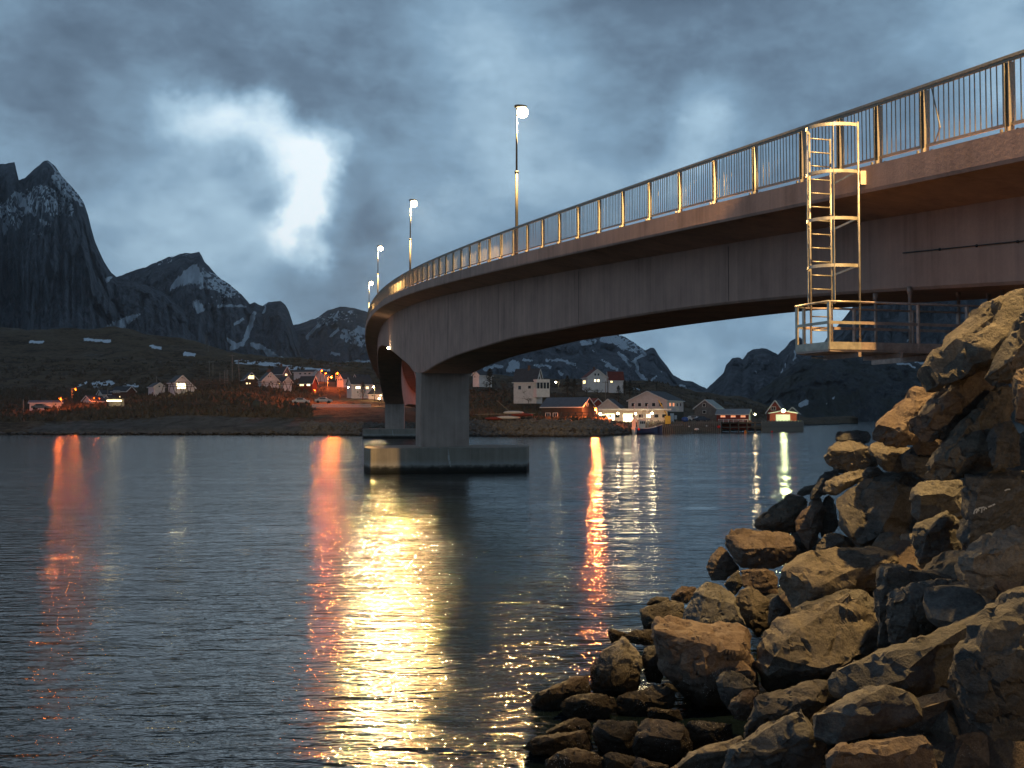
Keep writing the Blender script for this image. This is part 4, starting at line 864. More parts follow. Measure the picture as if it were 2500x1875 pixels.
i0 = np.minimum(np.floor(tt).astype(int), 7); fr = (tt-i0)[:, None]
TY = rowsY[i0]*(1-fr)+rowsY[i0+1]*fr; fz = fr*fr*(3-2*fr)*.6+fr*.4; TZ = rowsZ[i0]*(1-fz)+rowsZ[i0+1]*fz
TXW = (tpx[None, :]-CX)/FPX*TY
na = np.clip((TY-rowsY[0][None, :]-3)/60, 0.10, 1)*np.clip((TZ+1.2), 0, 1)
ns = fbm(TXW/16, TY/16, 3, 5)*1.5+fbm(TXW/60, TY/40, 5, 3, True)*3.0*np.clip((TY-360)/100, 0, 1)
flatm = np.clip((tpx-1340)/60, 0, 1)[None, :]*np.clip((330-TY)/20, 0, 1); ns = ns*(1-.85*flatm)
slab = np.clip(1-np.abs((tpx-420)/420)**4, 0, 1)[None, :]*np.clip(1-(TY-rowsY[0][None, :])/34, 0, 1)   # bare whaleback slabs by the water
TZ = TZ+ns*na+slab*(fbm(TXW/26, TY/9, 12, 3, True)*.9)*np.clip(TZ+1, 0, 1)
ridge_row = int(np.argmin(np.abs(tt-7))); TZ[ridge_row] = rowsZ[7]+fbm(TXW[ridge_row]/12, TY[ridge_row]*0, 9, 4)*1.0
def ground_z(px, Y):
    j = int(np.clip(round((px+900)/6), 0, len(tpx)-1)); return float(np.interp(Y, TY[:, j], TZ[:, j]))
m, nt, b = newmat('heath_and_rock'); P = nn(nt, 'ShaderNodeNewGeometry').outputs['Position']; sz = nn(nt, 'ShaderNodeSeparateXYZ'); nt.links.new(P, sz.inputs[0])
n_a = noisen(nt, P, .10, 8, .68, .4); n_b = noisen(nt, P, .55, 6, .7); n_c = noisen(nt, mapn(nt, P, (.15, .15, .6)), 1, 5, .65, .5)
hc = ramp(nt, mathn(nt, 'ADD', mathn(nt, 'MULTIPLY', n_a, .55), mathn(nt, 'MULTIPLY', n_b, .45)), [(.36, (.022, .017, .013)), (.46, (.085, .060, .040)), (.55, (.155, .11, .068)), (.66, (.09, .08, .05))])
rc_ = ramp(nt, mathn(nt, 'ADD', mathn(nt, 'MULTIPLY', n_c, .6), mathn(nt, 'MULTIPLY', n_b, .4)), [(.34, (.05, .047, .043)), (.5, (.115, .108, .098)), (.66, (.17, .16, .145))])
rk = nn(nt, 'ShaderNodeAttribute', attribute_name='rock'); c = mixc(nt, ramp(nt, mathn(nt, 'ADD', rk.outputs['Fac'], mathn(nt, 'MULTIPLY', mathn(nt, 'SUBTRACT', n_b, .5), .8)), [(.42, (0, 0, 0)), (.55, (1, 1, 1))]), hc, rc_)
wl = ramp(nt, mathn(nt, 'ADD', sz.outputs[2], mathn(nt, 'MULTIPLY', n_b, .8)), [(.9, (1, 1, 1)), (1.5, (0, 0, 0))]); c = mixc(nt, wl, c, (.016, .015, .013))
pv = nn(nt, 'ShaderNodeAttribute', attribute_name='paved'); c = mixc(nt, ramp(nt, pv.outputs['Fac'], [(.45, (0, 0, 0)), (.55, (1, 1, 1))]), c, mixc(nt, n_b, (.07, .065, .06), (.13, .12, .11)))
sn = nn(nt, 'ShaderNodeAttribute', attribute_name='snow'); sf = mathn(nt, 'ADD', sn.outputs['Fac'], mathn(nt, 'MULTIPLY', mathn(nt, 'SUBTRACT', noisen(nt, mapn(nt, P, (1, .35, 1)), .28, 6, .72), .5), 1.9))
c = mixc(nt, ramp(nt, sf, [(.52, (0, 0, 0)), (.57, (1, 1, 1))]), c, (.80, .85, .90))
nt.links.new(c, b.inputs['Base Color']); b.inputs['Roughness'].default_value = .95; b.inputs['Specular IOR Level'].default_value = .15
bp = nn(nt, 'ShaderNodeBump', i_Strength=1, i_Distance=1.6); nt.links.new(mathn(nt, 'ADD', n_a, mathn(nt, 'MULTIPLY', n_b, .5)), bp.inputs['Height']); nt.links.new(bp.outputs[0], b.inputs['Normal'])
M['ground'] = m
nr, nc = TY.shape; idx = np.arange(nr*nc).reshape(nr, nc); q = np.stack([idx[:-1, :-1], idx[:-1, 1:], idx[1:, 1:], idx[1:, :-1]], -1).reshape(-1, 4)
vg = grid_mesh('village_ground', np.stack([TXW, TY, TZ], -1).reshape(-1, 3), q, M['ground']); tag(vg, kind='structure')
rel = TY-rowsY[0][None, :]; attr(vg, 'rock', (np.clip(slab*1.1, 0, 1)*np.clip(1.3-rel/26, 0, 1)+np.clip((fbm(TXW/30, TY/30, 77, 4)-.25)*1.5, 0, .5)*(rel > 20)).ravel())
attr(vg, 'paved', (flatm*(TZ > 1.5)*(TZ < 4.2)*(rel > 6)).ravel())
d = TY*CP+(TZ-CAMZ)*SP; u = -TY*SP+(TZ-CAMZ)*CP; ax = CX+FPX*TXW/d; ay = CY-FPX*u/d; S = np.zeros(TY.shape)
for pts, w in [(Z1([(165,1073),(230,1075)]), 3), (Z1([(455,1062),(590,1072)]), 4), (Z1([(820,1095),(870,1108)]), 3.5), (Z1([(960,1138),(975,1142)]), 3), (Z1([(1000,1135),(1050,1142)]), 4), (Z1([(1070,1158),(1100,1165)]), 2.6),
    (Z1([(1270,1178),(1350,1185),(1500,1195),(1600,1215),(1780,1230)]), 4.2), (Z1([(420,1310),(470,1290)]), 2.5), (Z1([(515,1303),(600,1295)]), 7), (Z1([(665,1305),(745,1308)]), 3.6), (Z6([(210,565),(270,580)]), 2.5)]:
    S = np.maximum(S, np.clip(1.3-seg_dist(ax, ay, pts)/w*.7, 0, 1))
attr(vg, 'snow', S.ravel())
# ================================================================ VILLAGE
M['w_white'] = plain('white_clapboard', (.58, .57, .56), .8, 0, .12, 1.5); M['w_grey'] = plain('grey_timber', (.17, .16, .155), .9, 0, .25, 1.5)
M['w_red'] = plain('red_timber', (.22, .035, .022), .85, 0, .2, 1.5); M['w_black'] = plain('tarred_timber', (.045, .038, .034), .9, 0, .25, 1.5)
M['w_brown'] = plain('brown_timber', (.11, .055, .04), .9, 0, .2, 1.5); M['w_green'] = plain('dark_green_timber', (.05, .06, .05), .9, 0, .2, 1.5)
M['w_pink'] = plain('cream_cladding', (.60, .54, .50), .8, 0, .1, 1.2); M['trim'] = plain('white_trim', (.62, .62, .60), .7, 0, .08, 3)
M['r_dark'] = plain('dark_slate_roof', (.045, .05, .058), .7, 0, .25, 1.2); M['r_red'] = plain('red_tile_roof', (.14, .03, .022), .8, 0, .25, 1.2)
M['r_grey'] = plain('grey_metal_roof', (.25, .28, .30), .55, 0, .15, 1.2); M['r_blue'] = plain('blue_grey_roof', (.09, .11, .14), .7, 0, .2, 1.2)
M['glass'] = plain('dark_glass', (.02, .024, .03), .12, 0, .1, 2); M['timber'] = plain('weathered_timber', (.20, .18, .15), .9, 0, .3, 2)
M['timber_dark'] = plain('dark_timber', (.07, .06, .05), .9, 0, .3, 2); M['stone'] = plain('chimney_brick', (.12, .07, .055), .9, 0, .3, 6)
M['bark'] = plain('bark', (.07, .055, .04), .9, 0, .3, 4); M['twig'] = plain('bare_twigs', (.085, .070, .050), .9, 0, .3, 3); M['spruce'] = plain('spruce_needles', (.022, .028, .016), .9, 0, .4, 2)
M['hull_blue'] = plain('blue_hull', (.02, .03, .09), .4, 0, .1, 2); M['red'] = plain('red_plastic', (.6, .03, .025), .5, 0, .1, 2); M['orange'] = plain('orange_plastic', (.65, .22, .02), .5, 0, .1, 2)
M['tarp'] = plain('blue_tarpaulin', (.03, .09, .30), .6, 0, .2, 2); M['yellow'] = plain('yellow_paint', (.55, .36, .05), .6, 0, .1, 2); M['car_dark'] = plain('dark_car_paint', (.03, .035, .05), .3, .3, .1, 2)
GRP_H = None
def gable_house(name, label, cat, g0, g1, xs, yb, ye, ya, D, phi=38, wall='w_white', roof='r_dark', wins=(), chimney=None, group=None, trim=True, ov=.35, doors=()):
    ph = math.radians(phi); mpp = D/FPX; right = xs > g1; xc = g1 if right else g0
    Cw = W(xc, yb, D); w = (g1-g0)*mpp/math.cos(ph); l = abs(xs-xc)*mpp/math.sin(ph)
    sg = -1 if right else 1; gd = Vector((sg*math.cos(ph), math.sin(ph), 0)); sd_ = Vector((-sg*math.sin(ph), math.cos(ph), 0))
    he = (yb-ye)*mpp; ha = (yb-ya)*mpp*(1+w*math.sin(ph)/2/D)
    rt = empty(name, Cw); tag(rt, label, cat, group)
    P = lambda u, v, z: gd*u+sd_*v+Vector((0, 0, z))
    vs = [P(0, 0, -2.5), P(w, 0, -2.5), P(w, l, -2.5), P(0, l, -2.5), P(0, 0, he), P(w, 0, he), P(w, l, he), P(0, l, he), P(w/2, 0, ha), P(w/2, l, ha)]
    fs = [(0, 1, 5, 8, 4), (2, 3, 7, 9, 6), (1, 2, 6, 5), (3, 0, 4, 7), (4, 8, 9, 7), (5, 6, 9, 8)]
    mesh_obj('wall', vs, fs, M[wall], rt)
    th = .16; sl = (ha-he)/(w/2); o_ = ov
    for side in (0, 1):
        ue = -o_ if side == 0 else w+o_; ze = he-sl*o_+.05; zr = ha+.05
        q = [P(ue, -o_, ze), P(w/2, -o_, zr), P(w/2, l+o_, zr), P(ue, l+o_, ze)]
        mb = MB().add(q+[v+Vector((0, 0, th)) for v in q], [(0, 1, 2, 3), (7, 6, 5, 4), (0, 4, 5, 1), (1, 5, 6, 2), (2, 6, 7, 3), (3, 7, 4, 0)])
        rf = mb.build('roof', M[roof], rt)
        if trim:
            a, b_ = P(ue, -o_-.03, ze+.02), P(w/2, -o_-.03, zr+.02); mb = MB().bar(a, b_, .05, .26, Vector((0, 0, 1)))
            mb.bar(P(ue-(.03 if side == 0 else -.03), -o_, ze+.03), P(ue-(.03 if side == 0 else -.03), l+o_, ze+.03), .05, .2); mb.build('bargeboard', M['trim'], rt)
    if chimney:
        u, v = chimney; MB().box(P(w*u, l*v, ha+.3), (.7, .7, 1.5)).build('chimney', M['stone'], rt)
    def hole(face, x0, y0, x1, y1):
        if face == 'g': k = w/(g1-g0); d = gd; nrm = -sd_; pos = lambda x: abs(x-xc)*k
        else: k = l/abs(xs-xc); d = sd_; nrm = -gd; pos = lambda x: abs(x-xc)*k
        a, b_ = sorted((pos(x0), pos(x1))); z0, z1 = (yb-y1)*mpp, (yb-y0)*mpp; return d, nrm, a, b_, z0, z1
    for wn in wins:
        face, x0, y0, x1, y1, kind = wn; d, nrm, a, b_, z0, z1 = hole(face, x0, y0, x1, y1)
        c = d*((a+b_)/2)+Vector((0, 0, (z0+z1)/2)); hw, hh = (b_-a)/2, (z1-z0)/2
        mb = MB(); fr_ = .11
        for s_ in (-1, 1):
            mb.bar(c+d*(s_*hw)+nrm*.05-Vector((0, 0, hh+fr_/2)), c+d*(s_*hw)+nrm*.05+Vector((0, 0, hh+fr_/2)), fr_, .10, nrm)
            mb.bar(c-d*(hw-fr_/2)+nrm*.05+Vector((0, 0, s_*hh)), c+d*(hw-fr_/2)+nrm*.05+Vector((0, 0, s_*hh)), .09, fr_)
        if hw > .55: mb.bar(c+nrm*.045-Vector((0, 0, hh-.05)), c+nrm*.045+Vector((0, 0, hh-.05)), .06, .05, nrm)
        wo = mb.build('window', M['trim'], rt)
        q = [c+nrm*.02-d*(hw-.05)-Vector((0, 0, hh-.05)), c+nrm*.02+d*(hw-.05)-Vector((0, 0, hh-.05)), c+nrm*.02+d*(hw-.05)+Vector((0, 0, hh-.05)), c+nrm*.02-d*(hw-.05)+Vector((0, 0, hh-.05))]
        mesh_obj('pane', q, [(0, 1, 2, 3)], M[{'d': 'glass', 'w': 'winwarm', 'y': 'winyellow', 'r': 'winred'}[kind]], wo)
    for dr in doors:
        face, x0, y0, x1, y1, mt = dr; d, nrm, a, b_, z0, z1 = hole(face, x0, y0, x1, y1); c = d*((a+b_)/2)+Vector((0, 0, (z0+z1)/2))
        q = MB(); dd = d*(b_-a)/2; hz = Vector((0, 0, (z1-z0)/2)); vs = [c-dd-hz, c+dd-hz, c+dd+hz, c-dd+hz]; q.add([v+nrm*.01 for v in vs]+[v+nrm*.08 for v in vs], [(4, 5, 6, 7), (0, 1, 5, 4), (1, 2, 6, 5), (2, 3, 7, 6), (3, 0, 4, 7)]); q.build('door', M[mt], rt)
    rt['_w'] = w; rt['_l'] = l
    return rt, P, w, l, he, ha
H = gable_house
# --- left shore
H('boathouse', 'long low pale boathouse with blue roof at the far left shore', 'boathouse', 58, 72, 117, 998, 984, 979, 262, 70, 'w_white', 'r_blue', group='buildings of the village')
H('boathouse', 'small white shed joined right of the long low boathouse', 'shed', 119, 126, 147, 994, 983, 979, 266, 66, 'w_white', 'r_blue', [('s', 132, 985, 136, 989, 'd')], group='buildings of the village')
H('house', 'small white gable by the lamp pole at far left', 'house', 193, 223, 244, 984, 979, 967, 272, 35, 'w_white', 'r_dark', [('g', 206, 974, 210, 978, 'd')], group='buildings of the village')
H('house', 'low orange-lit garage between small white gable and big red house', 'garage', 248, 270, 280, 985, 977, 966, 278, 35, 'w_pink', 'r_dark', group='buildings of the village')
H('house', 'orange-lit gabled house behind the low garage', 'house', 232, 250, 268, 976, 962, 953, 300, 40, 'w_pink', 'r_dark', group='buildings of the village')
H('house', 'big dark red house with a row of small white windows, far left', 'house', 308, 318, 268, 975, 955, 944, 295, 72, 'w_brown', 'r_dark', [('s', 272, 953, 277, 959, 'd'), ('s', 279, 953, 284, 959, 'd'), ('s', 286, 953, 290, 959, 'd'), ('s', 289, 967, 292, 970, 'w')], group='buildings of the village')
H('house', 'low white annexe with dark roof left of the brightly lit white house', 'house', 376, 397, 350, 951, 944, 935, 285, 38, 'w_white', 'r_dark', [('g', 384, 941, 388, 945, 'd')], group='buildings of the village')
H('house', 'white house with glowing porch standing alone on the left shore', 'house', 427, 455, 398, 950, 933, 917, 283, 38, 'w_white', 'r_dark', [('g', 439, 920, 442, 923, 'd'), ('g', 430, 935, 448, 949, 'y')], group='buildings of the village')
H('house', 'lean-to shed on the right of the glowing porch house', 'shed', 456, 474, 452, 950, 946, 936, 284, 20, 'w_white', 'r_dark', group='buildings of the village')
# --- centre
H('house', 'dark house whose gable window glows yellow, left of the white gable house', 'house', 598, 624, 586, 943, 926, 910, 310, 33, 'w_brown', 'r_dark', [('g', 604, 916, 617, 925, 'w'), ('g', 596+4, 934, 604, 938, 'w'), ('g', 606, 934, 610, 938, 'w')], group='buildings of the village')
H('house', 'white gable house with two small upper windows, centre of the village', 'house', 639, 676, 622, 942, 930, 909, 300, 30, 'w_white', 'r_dark', [('g', 652, 917, 655, 921, 'd'), ('g', 656, 917, 659, 921, 'd'), ('g', 653, 933, 656, 938, 'd'), ('g', 661, 933, 664, 938, 'd')], chimney=(.5, .4), group='buildings of the village')
H('house', 'dark house with a lit dormer window behind the white gable house', 'house', 690, 703, 660, 922, 912, 895, 345, 60, 'w_grey', 'r_dark', [('g', 694, 912, 698, 917, 'w')], chimney=(.5, .5), group='buildings of the village')
H('house', 'low white gable house with lit side window right of the white gable house', 'house', 692, 709, 672, 943, 932, 920, 302, 38, 'w_white', 'r_dark', [('s', 675, 934, 679, 940, 'w')], group='buildings of the village')
H('house', 'long grey-white two-storey building below the snow strip', 'building', 766, 772, 714, 921, 908, 903, 360, 75, 'w_white', 'r_dark', [('s', 728, 910, 734, 914, 'd'), ('s', 741, 910, 747, 914, 'd'), ('s', 752, 910, 758, 914, 'd')], group='buildings of the village')
H('house', 'pink-lit gable house beside the highest orange street lamp', 'house', 769, 789, 800, 924, 914, 905, 350, 35, 'w_pink', 'r_dark', group='buildings of the village')
H('house', 'red house with a lit lower window strip behind the bare tree', 'house', 762, 770, 727, 945, 934, 919, 315, 68, 'w_red', 'r_dark', [('s', 729, 937, 740, 942, 'w'), ('s', 748, 937, 757, 942, 'y')], group='buildings of the village')
H('house', 'orange-lit house with a row of windows below the street lamps', 'house', 820, 838, 856, 938, 925, 914, 325, 38, 'w_pink', 'r_dark', [('g', 824, 924, 827, 929, 'd'), ('g', 829, 924, 832, 929, 'd'), ('g', 833, 924, 836, 929, 'd')], group='buildings of the village')
H('house', 'white house with dark roof and lit windows left of the bridge', 'house', 842, 858, 905, 965, 937, 922, 300, 60, 'w_white', 'r_dark', [('s', 867, 943, 878, 949, 'y'), ('s', 870, 955, 874, 959, 'd'), ('s', 890, 943, 897, 949, 'w'), ('g', 849, 940, 853, 946, 'd')], group='buildings of the village')
H('house', 'small white house with a lit window just left of the bridge pier', 'house', 934, 948, 897, 978, 962, 952, 290, 62, 'w_white', 'r_dark', [('s', 926, 961, 933, 967, 'y'), ('s', 905, 962, 911, 967, 'd')], group='buildings of the village')
H('house', 'dark-roofed house on the slope above the small white one by the pier', 'house', 862, 872, 900, 935, 924, 915, 350, 50, 'w_brown', 'r_dark', [('s', 882, 926, 890, 931, 'r')], group='buildings of the village')
# --- right of the pier
H('house', 'white house half hidden behind the pier and a spruce', 'house', 1154, 1170, 1200, 924, 915, 907, 300, 35, 'w_white', 'r_dark', [('g', 1158, 917, 1161, 922, 'd')], group='buildings of the village')
r1 = H('house', 'white house with steep dark roof and glazed porch on the knoll', 'house', 1309, 1325, 1254, 961, 930, 901, 255, 68, 'w_white', 'r_dark', [('s', 1265, 941, 1273, 951, 'd'), ('s', 1289, 941, 1297, 949, 'd'), ('g', 1312, 918, 1319, 927, 'd')], chimney=(.5, .45), group='buildings of the village')
rt, P, w, l, he, ha = r1
pb = MB(); 
a0 = W(1310, 960, 253.5)-rt.location; b0 = W(1342, 960, 255)-rt.location
dv = (b0-a0); n_ = Vector((dv.y, -dv.x, 0)).normalized()*-1
for z0, z1, ex in ((-1, 1.2, 0), (2.75, 3.55, .1)):
    pb.add([a0+Vector((0, 0, z0))-n_*ex, b0+Vector((0, 0, z0))-n_*ex, b0+n_*3.2+Vector((0, 0, z0)), a0+n_*3.2+Vector((0, 0, z0)), a0+Vector((0, 0, z1))-n_*ex, b0+Vector((0, 0, z1))-n_*ex, b0+n_*3.2+Vector((0, 0, z1)), a0+n_*3.2+Vector((0, 0, z1))], [(0, 3, 2, 1), (4, 5, 6, 7), (0, 1, 5, 4), (1, 2, 6, 5), (2, 3, 7, 6), (3, 0, 4, 7)])
pch = pb.build('porch', M['w_white'], rt)
for k in range(5): q = a0+dv*(k/4*.98+.01); MB().box(q+Vector((0, 0, 1.97)), (.16, .16, 1.6)).build('column', M['trim'], pch)
MB().add([a0+n_*.4+Vector((0, 0, 1.2)), b0+n_*.4+Vector((0, 0, 1.2)), b0+n_*.4+Vector((0, 0, 2.75)), a0+n_*.4+Vector((0, 0, 2.75))], [(0, 1, 2, 3)]).build('pane', M['glass'], pch)
H('house', 'long white house with dark red roof and lit windows on the hilltop', 'house', 1483, 1486, 1523, 941, 922, 908, 335, 70, 'w_white', 'r_red', [('s', 1490, 928, 1496, 934, 'w')], group='buildings of the village')
H('house', 'white gable front with two bright windows on the hilltop red-roofed house', 'house', 1434, 1483, 1424, 941, 921, 902, 333, 14, 'w_white', 'r_red', [('g', 1451, 911, 1456, 917, 'd'), ('g', 1459, 911, 1464, 917, 'd'), ('g', 1451, 926, 1456, 932, 'y'), ('g', 1459, 926, 1464, 932, 'y'), ('s', 1426, 928, 1431, 936, 'w')], chimney=(.5, .6), group='buildings of the village')
H('boathouse', 'black timber barn with white-edged dark roof on the right quay', 'barn', 1421, 1456, 1324, 1033, 993, 972, 228, 62, 'w_black', 'r_blue', [('s', 1334, 1008, 1345, 1020, 'd'), ('s', 1352, 1008, 1363, 1020, 'd'), ('g', 1434, 983, 1438, 991, 'd')], group='buildings of the village')
H('boathouse', 'pink-lit gabled shed behind the floodlit landing stage', 'shed', 1459, 1514, 1530, 1006, 998, 975, 262, 25, 'w_pink', 'r_dark', group='buildings of the village')
H('boathouse', 'orange-roofed shed joining the black barn and the pink-lit gable', 'shed', 1448, 1470, 1400, 1006, 984, 974, 275, 40, 'w_red', 'r_red', group='buildings of the village')
# fish landing hall
rt = empty('fish_landing_hall', W(1455, 1032, 250)); tag(rt, 'long low white fish landing hall under floodlights behind the boats', 'warehouse', 'buildings of the village')
w_ = (1630-1455)*252/FPX; MB().box((w_/2, 6, 1.0), (w_, 10, 4.6)).build('wall', M['w_pink'], rt); MB().box((w_/2+.2, 5.3, 3.42), (w_+.8, 12.6, .22)).build('roof', M['r_dark'], rt); MB().box((w_/2+.2, -1.05, 3.30), (w_+.8, .08, .42)).build('fascia', M['trim'], rt)
for k in range(9):
    x = 1.5+k*w_/9.2; wo = MB().box((x, .97, 1.7), (1.2, .06, 1.0)).build('window', M['trim'], rt); MB().box((x, .93, 1.7), (1.0, .04, .8)).build('pane', M['glass' if k % 3 else 'winyellow'], wo)
for x in (3.5, 8.2): MB().box((x, .95, .9), (2.4, .08, 2.6)).build('door', M['winyellow'], rt)
H('warehouse', 'big cream two-storey warehouse with a row of gable windows', 'warehouse', 1541, 1629, 1683, 1031, 978, 956, 268, 33, 'w_pink', 'r_dark', [('g', x, 983, x+8, 992, 'd') for x in (1548, 1563, 1579, 1595, 1611)]+[('s', 1635, 983, 1641, 992, 'r'), ('s', 1646, 983, 1652, 992, 'r'), ('s', 1659, 983, 1664, 992, 'd'), ('s', 1670, 983, 1675, 992, 'd')], group='buildings of the village', doors=[('s', 1638, 1009, 1650, 1031, 'trim'), ('s', 1652, 1014, 1660, 1024, 'trim')])
mb = MB(); cw = W(1629, 1031, 268); ph = math.radians(33); sd2 = Vector((math.sin(ph), math.cos(ph), 0)); gd2 = Vector((-math.cos(ph), math.sin(ph), 0)); ll = (1683-1629)*268/FPX/math.sin(ph)
rt = bpy.data.objects.get('warehouse'); q = [-gd2*.04+sd2*.0, -gd2*.04+sd2*ll, -gd2*.04+sd2*ll+Vector((0, 0, 2.9)), -gd2*.04+Vector((0, 0, 2.9))]
mesh_obj('ground_floor_cladding', q, [(0, 1, 2, 3)], M['w_green'], rt)
H('boathouse', 'tall grey weathered boathouse between cream warehouse and red shed', 'boathouse', 1702, 1749, 1772, 1029, 997, 977, 275, 36, 'w_grey', 'r_grey', [('g', 1720, 985, 1726, 993, 'd'), ('g', 1720, 1002, 1727, 1009, 'd')], group='buildings of the village')
H('boathouse', 'low red boathouse on stilts with three orange windows', 'boathouse', 1827, 1842, 1756, 1026, 1011, 1000, 268, 66, 'w_red', 'r_grey', [('s', x, 1014, x+11, 1019, 'r') for x in (1765, 1788, 1810)], group='buildings of the village', doors=[('g', 1830, 1012, 1836, 1026, 'trim'), ('g', 1837, 1012, 1841, 1026, 'w_green')])
H('boathouse', 'tall red boathouse at the tip of the quay', 'boathouse', 1878, 1914, 1930, 1031, 1006, 978, 284, 30, 'w_red', 'r_dark', [('g', 1887, 993, 1897, 1001, 'd')], group='buildings of the village')
H('boathouse', 'low red floodlit boathouse front with glowing white door, quay tip', 'boathouse', 1883, 1945, 1950, 1031, 1009, 1003, 279, 12, 'w_red', 'r_dark', [], group='buildings of the village', doors=[('g', 1897, 1012, 1930, 1031, 'trim')])
H('boathouse', 'small grey gabled shed behind the floodlit boathouse', 'shed', 1922, 1951, 1958, 1031, 1009, 995, 289, 20, 'w_grey', 'r_blue', group='buildings of the village')
# --- quays
def quay(label, x0, x1, yt, yb_, D0, D1, gap, mat='timber', boards=False, brace=False):
    a = W(x0, yt, D0); b_ = W(x1, yt, D1); rt = empty('quay', a); tag(rt, label, 'quay', 'timber quays along the harbour')
    d = (b_-a); d.z = 0; L = d.length; d.normalize(); n_ = Vector((-d.y, d.x, 0)); top = 0
    q = [-n_*.0, d*L, d*L+n_*14, n_*14]; q = [v+Vector((0, 0, z)) for z in (-.35, .0) for v in q]
    MB().add(q, [(0, 3, 2, 1), (4, 5, 6, 7), (0, 1, 5, 4), (1, 2, 6, 5), (2, 3, 7, 6), (3, 0, 4, 7)]).build('deck', M['timber_dark'], rt)
    MB().bar(-n_*.25+Vector((0, 0, -.1)), d*L-n_*.25+Vector((0, 0, -.1)), .3, .35).build('edge_beam', M[mat], rt)
    MB().bar(-n_*.28+Vector((0, 0, -1.3)), d*L-n_*.28+Vector((0, 0, -1.3)), .2, .3).build('wale', M[mat], rt)
    k = 0; p0 = None; s = .3; wdt = .30 if not boards else gap*.86
    while s < L:
        if p0 is None: p0 = MB().box((0, 0, -a.z/2-.3), (wdt, .24, a.z+.6+.7)).build('board' if boards else 'pile', M[mat], rt); o = p0
        else: o = copy_part(p0, rt)
        o.location = d*s-n_*.48+Vector((0, 0, .25*(k % 3 == 0)-(.1 if boards else 0))); o.rotation_euler = (0, 0, math.atan2(d.y, d.x)); s += gap; k += 1
    if brace:
        mb = MB(); s = 0
        while s < L-3: mb.bar(d*s-n_*.4+Vector((0, 0, -.4)), d*(s+3)-n_*.4+Vector((0, 0, -a.z)), .22, .2); mb.bar(d*(s+3)-n_*.4+Vector((0, 0, -.4)), d*s-n_*.4+Vector((0, 0, -a.z)), .22, .2); s += 3
        mb.build('cross_brace', M[mat], rt)
    return rt
quay('dark cross-braced timber jetty beside the floodlit hall', 1490, 1541, 1034, 1060, 231, 246, 1.0, 'timber_dark', brace=True)
quay('long quay faced with pale upright timbers, behind the blue boat', 1541, 1756, 1032, 1055, 246, 258, .62)
quay('dark stilted landing under the low red boathouse', 1756, 1855, 1031, 1052, 260, 266, 2.8, 'timber_dark')
quay('board-faced quay under the floodlit red boathouse', 1855, 1958, 1031, 1050, 268, 280, .50, 'timber', boards=True)
rt = empty('deck_fence', W(1754, 1031, 259)); tag(rt, 'white railing in front of the low red boathouse', 'fence')
e_ = W(1826, 1031, 264)-rt.location
mb = MB(); [mb.bar(Vector((0, 0, z)), e_+Vector((0, 0, z)), .08, .1) for z in (.35, .75)]; mb.build('rail', M['trim'], rt)
p0 = MB().box((0, 0, .4), (.12, .12, .85)).build('post', M['trim'], rt)
for k in range(7): o = p0 if k == 0 else copy_part(p0, rt); o.location = e_*(k/6)
# --- lamps of the village
def village_lamp(px, py, yb_, D, power, colr, lens, label, pole=True, r=.22, name='street_lamp', cat='street lamp', dx=.0):
    p = W(px, py, D); g = W(px, yb_, D); rt = empty(name, (p.x, p.y, g.z)); h = p.z-g.z
    tag(rt, label, cat, 'lit lamps of the village')
    if pole: MB().tube([(dx, 0, -1), (dx, 0, h+.25)], .09, 6, .06).tube([(dx, 0, h+.25), (0, 0, h+.3)], .05, 6).build('pole', M['pole'], rt, True)
    else: MB().box((0, .25, h+.1), (.2, .5, .2)).build('bracket', M['housing'], rt)
    MB().box((0, .02, h+r+.12), (r*2.2, r*2.2, .12)).build('lamp_head', M['housing'], rt)
    MB().ball((0, 0, h), r, 10, 8).build('lens', M[lens], rt, True)
    o = point('lamp_light', (0, -r-.25, h-r*.4), power*(.028 if 'canopy' in label else .55), colr, r, rt); return rt
OR = (1.0, .17, .03); YW = (1.0, .66, .28)
VL = village_lamp
VL(148, 974, 992, 258, 3000, OR, 'orange', 'orange globe-like street lamp, leftmost in the village', dx=.3)
VL(185, 950.5, 986, 262, 3600, OR, 'orange', 'orange lamp on a tall pole at the far left shore', dx=-1.0)
VL(230, 972, 980, 272, 400, OR, 'orange', 'small orange wall lamp above the left garage', False, .16)
VL(243, 972, 980, 272, 400, OR, 'orange', 'second small orange wall lamp above the left garage', False, .16)
VL(809, 922, 979, 268, 26000, OR, 'orange', 'brightest orange street lamp, on a tall pole left of the bridge', dx=-1.0)
VL(824, 911.5, 935, 318, 5000, OR, 'orange', 'orange street lamp behind and right of the brightest one', dx=-.5)
VL(796, 912, 935, 322, 4000, OR, 'orange', 'orange street lamp behind and left of the brightest one', dx=-.5)
VL(786, 905, 925, 340, 3000, OR, 'orange', 'highest small orange street lamp at the pink-lit gable', dx=-.5)
VL(850, 945.5, 960, 290, 1200, YW, 'warm', 'wall lamp on the left corner of the white house with lit windows', False, .2)
VL(912, 945, 975, 285, 2500, YW, 'warm', 'small yellow street lamp close to the bridge, left of the pier', dx=.3)
VL(926, 973, 985, 268, 1200, YW, 'warm', 'yellow garden lamp in front of the small white house by the pier', dx=.0)
VL(1357, 933, 962, 280, 700, (1, .78, .4), 'warm', 'yellow street lamp on the hill right of the white porch house', dx=.9)
VL(441, 938, 950, 276, 700, (1, .72, .32), 'warm', 'porch lamp of the white house standing alone', False, .15)
VL(1453.5, 1000, 1032, 226, 19000, (1, .20, .045), 'orange', 'strong orange floodlight on a mast beside the black barn', dx=.3, cat='floodlight', name='floodlight', r=.3)
